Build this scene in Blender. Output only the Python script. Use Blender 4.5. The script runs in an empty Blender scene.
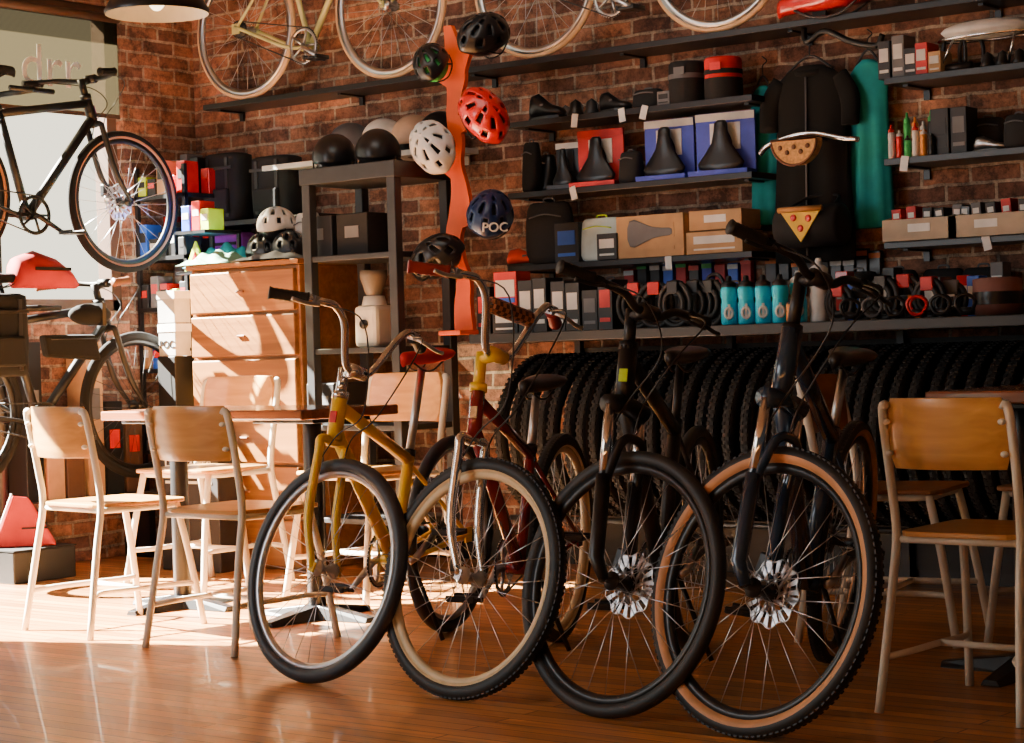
import bpy, math, random
from mathutils import Vector, Matrix
random.seed(7)
V=Vector; pi=math.pi
F=2000.0
# ---------------- camera ----------------
pit=0.0107; rol=0.03
d2=V((-.616,.788,0)).normalized(); r0=V((d2.y,-d2.x,0))
fw=(d2*math.cos(pit)+V((0,0,-math.sin(pit)))).normalized()
u0=r0.cross(fw)
Rv=r0*math.cos(rol)-u0*math.sin(rol); Uv=u0*math.cos(rol)+r0*math.sin(rol)
CAM=V((0,0,.95))
cd=bpy.data.cameras.new('camera'); cam=bpy.data.objects.new('camera',cd)
bpy.context.scene.collection.objects.link(cam); bpy.context.scene.camera=cam
cd.sensor_width=36; cd.lens=F/1024*36; cd.clip_start=.05
m=Matrix((Rv,Uv,-fw)).transposed().to_4x4(); m.translation=CAM; cam.matrix_world=m
def proj(p):
    q=V(p)-CAM; t=q.dot(fw); return 512+F*q.dot(Rv)/t, 371.5-F*q.dot(Uv)/t, t
def ux(u,y,z):
    a,b=-9.0,0.5
    for _ in range(40):
        c=(a+b)/2
        if proj((c,y,z))[0]<u: a=c
        else: b=c
    return (a+b)/2
def uy(u,x,z):
    a,b=3.0,7.5
    for _ in range(40):
        c=(a+b)/2
        if proj((x,c,z))[0]<u: a=c
        else: b=c
    return (a+b)/2
def PY(u,v,y):
    r=fw+Rv*((u-512)/F)+Uv*((371.5-v)/F); return CAM+r*((y-CAM.y)/r.y)
# ---------------- materials ----------------
MC={}
def mat(name,col,rough=.5,metal=0.0,var=.12,scale=14,emit=0,alpha=1,coat=0,bump=0):
    if name in MC: return MC[name]
    m=bpy.data.materials.new(name); m.use_nodes=True; n=m.node_tree.nodes; l=m.node_tree.links
    b=n['Principled BSDF']; b.inputs['Roughness'].default_value=rough; b.inputs['Metallic'].default_value=metal
    tc=n.new('ShaderNodeTexCoord'); no=n.new('ShaderNodeTexNoise'); no.inputs['Scale'].default_value=scale
    no.inputs['Detail'].default_value=3
    l.new(tc.outputs['Object'],no.inputs['Vector'])
    cr=n.new('ShaderNodeValToRGB'); e=cr.color_ramp.elements
    e[0].position=.3; e[1].position=.7
    e[0].color=tuple(c*(1-var) for c in col)+(1,); e[1].color=tuple(min(1,c*(1+var)) for c in col)+(1,)
    l.new(no.outputs['Fac'],cr.inputs['Fac']); l.new(cr.outputs['Color'],b.inputs['Base Color'])
    if emit: 
        l.new(cr.outputs['Color'],b.inputs['Emission Color']); b.inputs['Emission Strength'].default_value=emit
    if coat: b.inputs['Coat Weight'].default_value=coat
    if bump:
        bp=n.new('ShaderNodeBump'); bp.inputs['Strength'].default_value=bump
        l.new(no.outputs['Fac'],bp.inputs['Height']); l.new(bp.outputs['Normal'],b.inputs['Normal'])
    b.inputs['Alpha'].default_value=alpha
    MC[name]=m; return m
def brickmat():
    m=bpy.data.materials.new('brick_masonry'); m.use_nodes=True; n=m.node_tree.nodes; l=m.node_tree.links
    b=n['Principled BSDF']; b.inputs['Roughness'].default_value=.85
    tc=n.new('ShaderNodeTexCoord'); sp=n.new('ShaderNodeSeparateXYZ'); ad=n.new('ShaderNodeMath'); ad.operation='ADD'
    cb=n.new('ShaderNodeCombineXYZ'); l.new(tc.outputs['Object'],sp.inputs[0])
    l.new(sp.outputs['X'],ad.inputs[0]); l.new(sp.outputs['Y'],ad.inputs[1]); l.new(ad.outputs[0],cb.inputs[0]); l.new(sp.outputs['Z'],cb.inputs[1])
    nz=n.new('ShaderNodeTexNoise'); nz.inputs['Scale'].default_value=9; l.new(tc.outputs['Object'],nz.inputs['Vector'])
    mx=n.new('ShaderNodeMixRGB'); mx.blend_type='LINEAR_LIGHT'; mx.inputs[0].default_value=.009
    l.new(cb.outputs[0],mx.inputs[1]); l.new(nz.outputs['Color'],mx.inputs[2])
    br=n.new('ShaderNodeTexBrick'); l.new(mx.outputs[0],br.inputs['Vector'])
    br.inputs['Scale'].default_value=1; br.inputs['Brick Width'].default_value=.205; br.inputs['Row Height'].default_value=.068
    br.inputs['Mortar Size'].default_value=.008; br.inputs['Mortar Smooth'].default_value=.3; br.inputs['Bias'].default_value=-.05
    br.inputs['Color1'].default_value=(.44,.20,.12,1); br.inputs['Color2'].default_value=(.12,.055,.042,1); br.inputs['Mortar'].default_value=(.42,.33,.26,1)
    n2=n.new('ShaderNodeTexNoise'); n2.inputs['Scale'].default_value=6; n2.inputs['Detail'].default_value=9; n2.inputs['Roughness'].default_value=.85
    l.new(cb.outputs[0],n2.inputs['Vector'])
    cr=n.new('ShaderNodeValToRGB'); cr.color_ramp.elements[0].position=.41; cr.color_ramp.elements[0].color=(.28,.27,.28,1)
    cr.color_ramp.elements[1].position=.62; cr.color_ramp.elements[1].color=(1.7,1.65,1.5,1); l.new(n2.outputs['Fac'],cr.inputs[0])
    mu=n.new('ShaderNodeMixRGB'); mu.blend_type='MULTIPLY'; mu.inputs[0].default_value=1
    l.new(br.outputs['Color'],mu.inputs[1]); l.new(cr.outputs[0],mu.inputs[2]); l.new(mu.outputs[0],b.inputs['Base Color'])
    bp=n.new('ShaderNodeBump'); bp.inputs['Strength'].default_value=.8; bp.inputs['Distance'].default_value=.015; bp.invert=True
    l.new(br.outputs['Fac'],bp.inputs['Height']); l.new(bp.outputs[0],b.inputs['Normal'])
    return m
def woodmat(name,c1,c2,rough,plank=None,axis='X',gs=1.0,coat=0):
    m=bpy.data.materials.new(name); m.use_nodes=True; n=m.node_tree.nodes; l=m.node_tree.links
    b=n['Principled BSDF']; b.inputs['Roughness'].default_value=rough; b.inputs['Coat Weight'].default_value=coat
    tc=n.new('ShaderNodeTexCoord'); mp=n.new('ShaderNodeMapping'); l.new(tc.outputs['Object'],mp.inputs['Vector'])
    mp.inputs['Scale'].default_value=(1.2*gs,22*gs,22*gs) if axis=='X' else ((22*gs,1.2*gs,22*gs) if axis=='Y' else (22*gs,22*gs,1.2*gs))
    nz=n.new('ShaderNodeTexNoise'); nz.inputs['Scale'].default_value=1.6; nz.inputs['Detail'].default_value=6; nz.inputs['Distortion'].default_value=.6
    l.new(mp.outputs[0],nz.inputs['Vector'])
    cr=n.new('ShaderNodeValToRGB'); cr.color_ramp.elements[0].position=.3; cr.color_ramp.elements[0].color=c2+(1,)
    cr.color_ramp.elements[1].position=.7; cr.color_ramp.elements[1].color=c1+(1,); l.new(nz.outputs['Fac'],cr.inputs[0])
    out=cr.outputs[0]
    if plank:
        br=n.new('ShaderNodeTexBrick'); l.new(tc.outputs['Object'],br.inputs['Vector']); br.inputs['Scale'].default_value=1
        br.offset=.37; br.inputs['Brick Width'].default_value=1.7; br.inputs['Row Height'].default_value=plank
        br.inputs['Mortar Size'].default_value=.0024; br.inputs['Color1'].default_value=(1.25,1.16,1.05,1); br.inputs['Color2'].default_value=(.62,.55,.5,1)
        br.inputs['Mortar'].default_value=(.10,.07,.06,1)
        mu=n.new('ShaderNodeMixRGB'); mu.blend_type='MULTIPLY'; mu.inputs[0].default_value=1
        l.new(out,mu.inputs[1]); l.new(br.outputs['Color'],mu.inputs[2]); out=mu.outputs[0]
        bp=n.new('ShaderNodeBump'); bp.inputs['Strength'].default_value=.35; bp.inputs['Distance'].default_value=.004; bp.invert=True
        l.new(br.outputs['Fac'],bp.inputs['Height']); l.new(bp.outputs[0],b.inputs['Normal'])
        rr=n.new('ShaderNodeMapRange'); rr.inputs['To Min'].default_value=rough-.08; rr.inputs['To Max'].default_value=rough+.12
        l.new(nz.outputs['Fac'],rr.inputs['Value']); l.new(rr.outputs[0],b.inputs['Roughness'])
    l.new(out,b.inputs['Base Color']); MC[name]=m; return m
BRICK=brickmat()
FLOOR=woodmat('oak_floorboards',(.66,.32,.10),(.38,.16,.045),.33,plank=.062,coat=.08)
PLY=woodmat('birch_plywood',(.66,.34,.09),(.50,.23,.05),.33,axis='X',coat=.2)
PLYD=woodmat('dark_plywood',(.36,.15,.05),(.25,.09,.03),.35,axis='X')
TABLE=woodmat('stained_tabletop',(.34,.12,.05),(.2,.065,.025),.22,axis='X',coat=.4)
DRAW=woodmat('varnished_drawer_wood',(.34,.14,.03),(.20,.075,.014),.38,axis='X')
BLK=mat('black_rubber',(.012,.012,.013),.55,scale=40)
BLKP=mat('black_plastic',(.010,.010,.012),.32)
BLKM=mat('black_powdercoat',(.010,.010,.012),.35,.1)
BLKC=mat('black_fabric',(.010,.010,.012),.85,scale=60,bump=.2)
DBL=mat('deep_black_fabric',(.0012,.0012,.0014),.95)
DBM=mat('deep_black_paint',(.0012,.0012,.0014),.5)
GRY=mat('gray_plastic',(.13,.13,.14),.5)
DGR=mat('dark_gray_metal',(.035,.036,.04),.45,.3)
CHR=mat('chrome',(.85,.85,.87),.14,1,var=.03)
ALU=mat('aluminium',(.6,.6,.62),.32,1,var=.05)
ROT=mat('brushed_rotor_steel',(.6,.6,.62),.3,.6,var=.5,scale=60)
SPK=mat('steel_spokes',(.55,.55,.57),.3,1,var=.03)
WHT=mat('white_plastic',(.82,.81,.78),.4)
CREAM=mat('cream_enamel',(.80,.75,.62),.3,.0,var=.06)
CRMR=mat('cream_rim',(.80,.64,.38),.45)
TANW=mat('tan_sidewall',(.60,.29,.12),.55)
YEL=mat('yellow_paint',(1.0,.62,.005),.3,coat=.4,var=.03)
MAR=mat('maroon_paint',(.24,.01,.012),.22,coat=.6,var=.1)
NAVY=mat('midnight_blue_paint',(.015,.04,.08),.22,.2,coat=.5)
REDP=mat('red_gloss',(.75,.01,.008),.28,coat=.4)
REDC=mat('red_fabric',(.65,.012,.012),.8)
REDD=mat('deep_red_fabric',(.38,.004,.004),.8)
ORG=mat('orange_painted_board',(.90,.11,.008),.5,var=.05)
NVH=mat('navy_helmet',(.008,.025,.09),.3)
TEAL=mat('teal_fabric',(.005,.36,.38),.8,scale=20)
TEAL2=mat('turquoise_bottle',(.01,.6,.85),.3,var=.05)
BLUE=mat('blue_card',(.05,.08,.6),.5)
CARD=mat('cardboard',(.5,.31,.16),.85)
TANF=mat('tan_fabric',(.66,.35,.12),.8,scale=80,var=.3)
PURP=mat('purple_fabric',(.26,.03,.40),.8)
GRN=mat('green_plastic',(.05,.5,.12),.5)
HIV=mat('yellow_green_plastic',(.6,.85,.03),.5)
PINK=mat('red_pink_fabric',(.45,.02,.02),.8)
OLV=mat('cream_green_paint',(.55,.57,.25),.3,coat=.4)
GUM=mat('gum_rubber',(.30,.12,.04),.6)
GUMC=mat('pale_gum_rubber',(.62,.42,.24),.6)
BRWN=mat('brown_leather',(.18,.06,.02),.5)
BLT=mat('bright_blue_plastic',(.02,.12,.7),.4)
MATS_BOX=[mat('carton_white',(.75,.74,.71),.6),mat('carton_black',(.012,.012,.014),.5),mat('carton_red',(.6,.02,.02),.5),mat('carton_gray',(.16,.16,.17),.6),mat('carton_blue',(.03,.12,.55),.5),mat('carton_orange',(.75,.2,.02),.5),CARD]
# ---------------- geometry builder ----------------
def cat_rom(pts,n=6,closed=False):
    P=[V(p) for p in pts]; N=len(P); out=[]
    rng=range(N) if closed else range(N-1)
    for i in rng:
        p1=P[i]; p2=P[(i+1)%N]
        p0=P[i-1] if (closed or i>0) else p1*2-p2
        p3=P[(i+2)%N] if (closed or i+2<N) else p2*2-p1
        for k in range(n):
            t=k/n
            out.append(.5*((2*p1)+(p2-p0)*t+(2*p0-5*p1+4*p2-p3)*t*t+(-p0+3*p1-3*p2+p3)*t**3))
    if not closed: out.append(P[-1])
    return out
class G:
    def __init__(s): s.v=[];s.f=[];s.m=[];s.s=[]
    def add(s,vs,fs,mi=0,sm=True,T=None):
        o=len(s.v)
        for p in vs:
            p=V(p); s.v.append(T@p if T else p)
        for i,f in enumerate(fs):
            s.f.append([o+k for k in f]); s.m.append(mi[i] if isinstance(mi,list) else mi); s.s.append(sm)
        return s
    def box(s,c,d,mi=0,T=None):
        x,y,z=c; a,b,e=d[0]/2,d[1]/2,d[2]/2
        vs=[(x+i*a,y+j*b,z+k*e) for k in(-1,1) for j in(-1,1) for i in(-1,1)]
        return s.add(vs,[(0,2,3,1),(4,5,7,6),(0,1,5,4),(2,6,7,3),(0,4,6,2),(1,3,7,5)],mi,False,T)
    def rings(s,R,mi=0,closed=False,caps=True,sm=True,T=None):
        n=len(R[0]); vs=[p for r in R for p in r]; fs=[]; ms=[]
        K=len(R)
        for i in range(K if closed else K-1):
            a=i*n; b=((i+1)%K)*n
            for k in range(n):
                fs.append((a+k,a+(k+1)%n,b+(k+1)%n,b+k)); ms.append(mi[k] if isinstance(mi,list) else mi)
        if caps and not closed:
            m0=mi[0] if isinstance(mi,list) else mi
            fs.append(tuple(range(n))[::-1]); fs.append(tuple((K-1)*n+k for k in range(n))); ms+= [m0,m0]
        return s.add(vs,fs,ms,sm,T)
    def tube(s,pts,r,seg=8,mi=0,closed=False,T=None,flat=1.0):
        P=[V(p) for p in pts]; N=len(P); R=[]
        up=None
        for i in range(N):
            if closed: t=(P[(i+1)%N]-P[i-1])
            else: t=(P[min(i+1,N-1)]-P[max(i-1,0)])
            t=t.normalized() if t.length>1e-9 else V((0,0,1))
            if up is None:
                up=V((0,0,1)) if abs(t.z)<.9 else V((1,0,0))
            a=(up-t*up.dot(t))
            if a.length<1e-6: a=t.orthogonal()
            a.normalize(); up=a; b=t.cross(a)
            rr=r[i] if isinstance(r,(list,tuple)) else r
            R.append([P[i]+(a*math.cos(2*pi*k/seg)+b*flat*math.sin(2*pi*k/seg))*rr for k in range(seg)])
        return s.rings(R,mi,closed,True,True,T)
    def lathe(s,prof,seg=24,mi=0,T=None,closedprof=False,sm=True):
        n=len(prof); vs=[]; fs=[]; ms=[]
        for k in range(seg):
            a=2*pi*k/seg
            for r,z in prof: vs.append((r*math.cos(a),r*math.sin(a),z))
        for k in range(seg):
            k2=(k+1)%seg
            for j in range(n if closedprof else n-1):
                j2=(j+1)%n
                fs.append((k*n+j,k2*n+j,k2*n+j2,k*n+j2)); ms.append(mi[j] if isinstance(mi,list) else mi)
        return s.add(vs,fs,ms,sm,T)
    def ell(s,c,r,seg=16,rg=10,mi=0,T=None):
        pr=[(max(1e-4,math.sin(pi*i/rg)),-math.cos(pi*i/rg)) for i in range(rg+1)]
        M_=Matrix.Translation(V(c))@Matrix.Diagonal((r[0],r[1],r[2],1))
        return s.lathe(pr,seg,mi,(T@M_) if T else M_)
    def prism(s,poly,h,mi=0,T=None,sm=False):
        n=len(poly); vs=[(p[0],p[1],0) for p in poly]+[(p[0],p[1],h) for p in poly]
        fs=[tuple(range(n))[::-1],tuple(range(n,2*n))]+[(k,(k+1)%n,n+(k+1)%n,n+k) for k in range(n)]
        return s.add(vs,fs,mi,sm,T)
COL=bpy.context.scene.collection
def mk(name,g,mats,parent=None,ML=None,bevel=0,label=None,solid=0,sub=0):
    me=bpy.data.meshes.new(name); me.from_pydata([tuple(p) for p in g.v],[],g.f)
    if not isinstance(mats,(list,tuple)): mats=[mats]
    for m_ in mats: me.materials.append(m_)
    for p,mi,sm in zip(me.polygons,g.m,g.s): p.material_index=min(mi,len(mats)-1); p.use_smooth=sm
    me.update()
    o=bpy.data.objects.new(name,me); COL.objects.link(o)
    if parent: o.parent=parent
    if ML is not None: o.matrix_basis=ML
    if solid: md=o.modifiers.new('s','SOLIDIFY'); md.thickness=solid
    if bevel: md=o.modifiers.new('b','BEVEL'); md.width=bevel; md.segments=2; md.limit_method='ANGLE'
    if sub: md=o.modifiers.new('u','SUBSURF'); md.levels=sub; md.render_levels=sub
    if label: o['label']=label
    return o
def meta(o,label,cat,group=None):
    o['label']=label; o['category']=cat
    if group: o['group']=group
    return o
def empty(name,loc,label,cat,rot=0,group=None,M=None):
    o=bpy.data.objects.new(name,None); o.empty_display_size=.1; COL.objects.link(o)
    o.matrix_basis=M if M is not None else Matrix.Translation(V(loc))@Matrix.Rotation(rot,4,'Z')
    return meta(o,label,cat,group)
def dup(o,M,group=None,label=None):
    c=o.copy(); COL.objects.link(c); c.matrix_basis=M
    if label: c['label']=label
    def rec(a,b):
        for ch in list(a.children):
            k=ch.copy(); COL.objects.link(k); k.parent=b; rec(ch,k)
    rec(o,c); return c
def TR(x,y,z,rz=0,rx=0,ry=0): return Matrix.Translation((x,y,z))@Matrix.Rotation(rz,4,'Z')@Matrix.Rotation(ry,4,'Y')@Matrix.Rotation(rx,4,'X')
def text(s,size,m,parent,ML,ext=.001,name='lettering'):
    c=bpy.data.curves.new('t','FONT'); c.body=s; c.size=size; c.extrude=ext; c.align_x='CENTER'; c.align_y='CENTER'
    o=bpy.data.objects.new('t',c); COL.objects.link(o); bpy.context.view_layer.update()
    me=bpy.data.meshes.new_from_object(o.evaluated_get(bpy.context.evaluated_depsgraph_get()))
    bpy.data.objects.remove(o); me.materials.clear(); me.materials.append(m)
    k=bpy.data.objects.new(name,me); COL.objects.link(k)
    if parent: k.parent=parent
    k.matrix_basis=ML; return k
FRONT=Matrix.Rotation(pi/2,4,'X')
# ---------------- room ----------------
def struct(name,c,d,m,bevel=0):
    g=G().box((0,0,0),d); o=mk(name,g,m,None,Matrix.Translation(c),bevel); o['kind']='structure'; return o
BW=7.1; LW=-7.56
PLAS=mat('dim_plaster',(.16,.12,.09),.9)
struct('floor',(-3.2,2.8,-.05),(9.4,9.4,.1),FLOOR)
struct('wall_back',(-3.2,BW+.1,1.6),(9.4,.2,3.2),BRICK)
W0,WM,W1=3.55,5.62,6.62
struct('wall_left',(LW-.1,(W1+BW)/2,1.6),(.2,BW-W1,3.2),BRICK)
struct('wall_left_front',(LW-.1,(W0-1.9)/2,1.6),(.2,W0+1.9,3.2),BRICK)
struct('wall_left_top',(LW-.1,(WM+W1)/2,2.95),(.2,W1-WM,.5),BRICK)
struct('wall_left_header',(LW-.1,(W0+WM)/2,2.85),(.2,WM-W0,.7),BRICK)
struct('wall_left_bottom',(LW-.1,(WM+W1)/2,.6),(.2,W1-WM,1.2),BRICK)
struct('ceiling',(-3.2,2.8,3.25),(9.4,9.4,.1),PLAS)
FR=mat('window_frame_brown',(.10,.05,.028),.5)
wf=G()
for yy in (WM+.03,W1-.03): wf.box((0,yy,1.95),(.1,.06,1.5))
for zz in (1.23,2.67): wf.box((0,(WM+W1)/2,zz),(.1,W1-WM,.06))
o=mk('window_1',wf,FR,None,Matrix.Translation((LW-.1,0,0)),.004); o['kind']='structure'
wf=G()
for yy in (W0+.03,WM-.03): wf.box((0,yy,1.25),(.1,.06,2.5))
for zz in (.06,2.47): wf.box((0,(W0+WM)/2,zz),(.1,WM-W0,.06))
o=mk('window_2',wf,FR,None,Matrix.Translation((LW-.1,0,0)),.004); o['kind']='structure'
o=mk('baseboard_back',G().box((-3.2,BW-.01,.07),(9.4,.02,.14)),BLKM); o['kind']='structure'
shade=empty('roller_shade',(LW+.02,5.9,2.62),'sheer pale gray roller shade hanging in the sunny window','blind')
shm=bpy.data.materials.new('sheer_shade'); shm.use_nodes=True
n=shm.node_tree.nodes; l=shm.node_tree.links; n.remove(n['Principled BSDF'])
a=n.new('ShaderNodeBsdfTranslucent'); a.inputs[0].default_value=(.028,.024,.016,1); b_=n.new('ShaderNodeBsdfTransparent'); b_.inputs[0].default_value=(.46,.43,.36,1)
c_=n.new('ShaderNodeMixShader'); wv=n.new('ShaderNodeTexWave'); wv.inputs['Scale'].default_value=60; wv.bands_direction='Z'
tcn=n.new('ShaderNodeTexCoord'); l.new(tcn.outputs['Object'],wv.inputs['Vector'])
mr=n.new('ShaderNodeMapRange'); mr.inputs['To Min'].default_value=.3; mr.inputs['To Max'].default_value=.6; l.new(wv.outputs['Fac'],mr.inputs[0]); l.new(mr.outputs[0],c_.inputs[0])
l.new(b_.outputs[0],c_.inputs[1]); l.new(a.outputs[0],c_.inputs[2]); l.new(c_.outputs[0],n['Material Output'].inputs[0])
mk('shade_cloth',G().box((0,.2,-.24),(.004,.96,.48)),shm,shade)
mk('roller_tube',G().tube([(0,-.28,.01),(0,.69,.01)],.022,12),FR,shade)
mk('hem_bar',G().box((0,.2,-.47),(.012,.96,.02)),FR,shade)
SGN=mat('pale_gray_lettering',(.9,.89,.85),.6)
text('drr',.28,SGN,shade,Matrix.Translation((.008,.26,-.27))@Matrix.Rotation(pi/2,4,'Z')@Matrix.Rotation(pi/2,4,'X'))
# ---------------- wheel / bike ----------------
RY=Matrix.Rotation(pi/2,4,'X')
def wheel(parent,name,R,tr,c,ML,disc=False,nsp=28,seg=48,hubw=.035,teeth=True):
    Rr=R-2*tr+.004; rw=c.get('rimw',.018)
    g=G(); g.lathe([(Rr+.006,-.013),(Rr-rw,-.010),(Rr-rw-.006,0),(Rr-rw,.010),(Rr+.006,.013),(Rr-.002,0)],seg,0,RY,True)
    w=mk(name,g,c['rim'],parent,ML)
    g=G(); pr=[];mi=[]; K=20
    for k in range(K):
        a=2*pi*k/K; pr.append((R-tr+tr*math.cos(a),tr*math.sin(a)*.95))
        am=(a+pi/K)%(2*pi); am=min(am,2*pi-am); mi.append(0 if am<c.get('tread',1.0) else 1)
    g.lathe(pr,seg*2,mi,RY,True)
    if teeth:
        for i in range(int(seg*2.5)):
            a=2*pi*i/(seg*2.5)
            for sgn in (-1,1):
                T=Matrix.Rotation(a+(.03 if sgn>0 else 0),4,'Y')@Matrix.Translation((R-.0035,sgn*tr*.36,0))
                g.box((0,0,0),(.004,tr*.5,.010),0,T)
    mk('tire',g,[c['tire'],c.get('side',c['tire'])],w)
    g=G(); 
    for i in range(nsp):
        a=2*pi*i/nsp; sd=1 if i%2 else -1; off=.9 if (i//2)%2 else -.9
        p0=V((.022*math.cos(a+off),sd*hubw*.8,.022*math.sin(a+off))); p1=V(((Rr-rw)*math.cos(a),0,(Rr-rw)*math.sin(a)))
        g.tube([p0,p1],.0013,4)
    mk('spokes',g,c.get('spoke',SPK),w)
    g=G(); g.lathe([(.001,-hubw-.02),(.008,-hubw-.02),(.008,-hubw),(.025,-hubw),(.025,-hubw+.006),(.014,-hubw+.012),(.014,hubw-.012),(.025,hubw-.006),(.025,hubw),(.008,hubw),(.008,hubw+.02),(.001,hubw+.02)],16,0,RY)
    mk('hub',g,c.get('hub',ALU),w)
    if disc:
        g=G(); N=72; vs=[];fs=[]
        ri,ro=.050,.082
        for th in (0,.002):
            for k in range(N):
                a=2*pi*k/N; wv_=.005*math.sin(9*a)
                vs.append(((ri+wv_)*math.cos(a),th,(ri+wv_)*math.sin(a)))
                vs.append(((ro+wv_)*math.cos(a),th,(ro+wv_)*math.sin(a)))
        for k in range(N):
            k2=(k+1)%N
            if k%4 in(1,2) and k%12!=1: continue
            fs+= [(2*k,2*k2,2*k2+1,2*k+1),(2*N+2*k,2*N+2*k+1,2*N+2*k2+1,2*N+2*k2),(2*k,2*k2,2*N+2*k2,2*N+2*k),(2*k+1,2*k2+1,2*N+2*k2+1,2*N+2*k+1)]
        T=Matrix.Translation((0,hubw+.004,0)); g.add(vs,fs,0,False,T)
        for rr in (ri,ro): 
            g.tube([((rr+.005*math.sin(9*2*pi*k/N))*math.cos(2*pi*k/N),.001,(rr+.005*math.sin(9*2*pi*k/N))*math.sin(2*pi*k/N)) for k in range(N)],.0025,4,0,True,T)
        for i in range(9):
            a=i*2*pi/9; g.tube([(.02*math.cos(a),.001,.02*math.sin(a)),(.036*math.cos(a+.35),.001,.036*math.sin(a+.35)),(.052*math.cos(a+.35),.001,.052*math.sin(a+.35))],.0055,6,0,False,T,.4)
        g.lathe([(.001,0),(.026,0),(.026,.006),(.001,.006)],24,0,T@RY)
        mk('brake_rotor',g,ROT,w)
    return w
def saddle(parent,m,ML,name='saddle',s=1.0,label=None):
    xs=[.14,.125,.08,.02,-.04,-.09,-.12,-.135]; ws=[.012,.02,.022,.03,.052,.072,.066,.03]; zs=[-.006,0,.002,0,.002,.008,.012,.006]
    R=[]
    for x,w,z in zip(xs,ws,zs):
        R.append([V((x*s,w*s*math.cos(a),(z+(.016*math.sin(a) if math.sin(a)>0 else .028*math.sin(a)))*s)) for a in [2*pi*k/12 for k in range(12)]])
    g=G().rings(R,0)
    o=mk(name,g,m,parent,ML,label=label)
    if name=='printed_saddle': return o
    g=G()
    for sd in(-1,1): g.tube(cat_rom([(.09*s,sd*.012*s,-.02*s),(.03*s,sd*.02*s,-.045*s),(-.04*s,sd*.022*s,-.045*s),(-.1*s,sd*.03*s,-.015*s)],4),.0035*s,6)
    mk('saddle_rails',g,DGR,o)
    return o
CHECK=bpy.data.materials.new('brown_checkered_pad'); CHECK.use_nodes=True
n=CHECK.node_tree.nodes; l=CHECK.node_tree.links
tcn=n.new('ShaderNodeTexCoord'); ck_=n.new('ShaderNodeTexChecker'); ck_.inputs['Scale'].default_value=75; ck_.inputs['Color1'].default_value=(.45,.18,.10,1); ck_.inputs['Color2'].default_value=(.06,.02,.015,1)
l.new(tcn.outputs['Object'],ck_.inputs['Vector']); l.new(ck_.outputs['Color'],n['Principled BSDF'].inputs['Base Color'])
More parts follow.
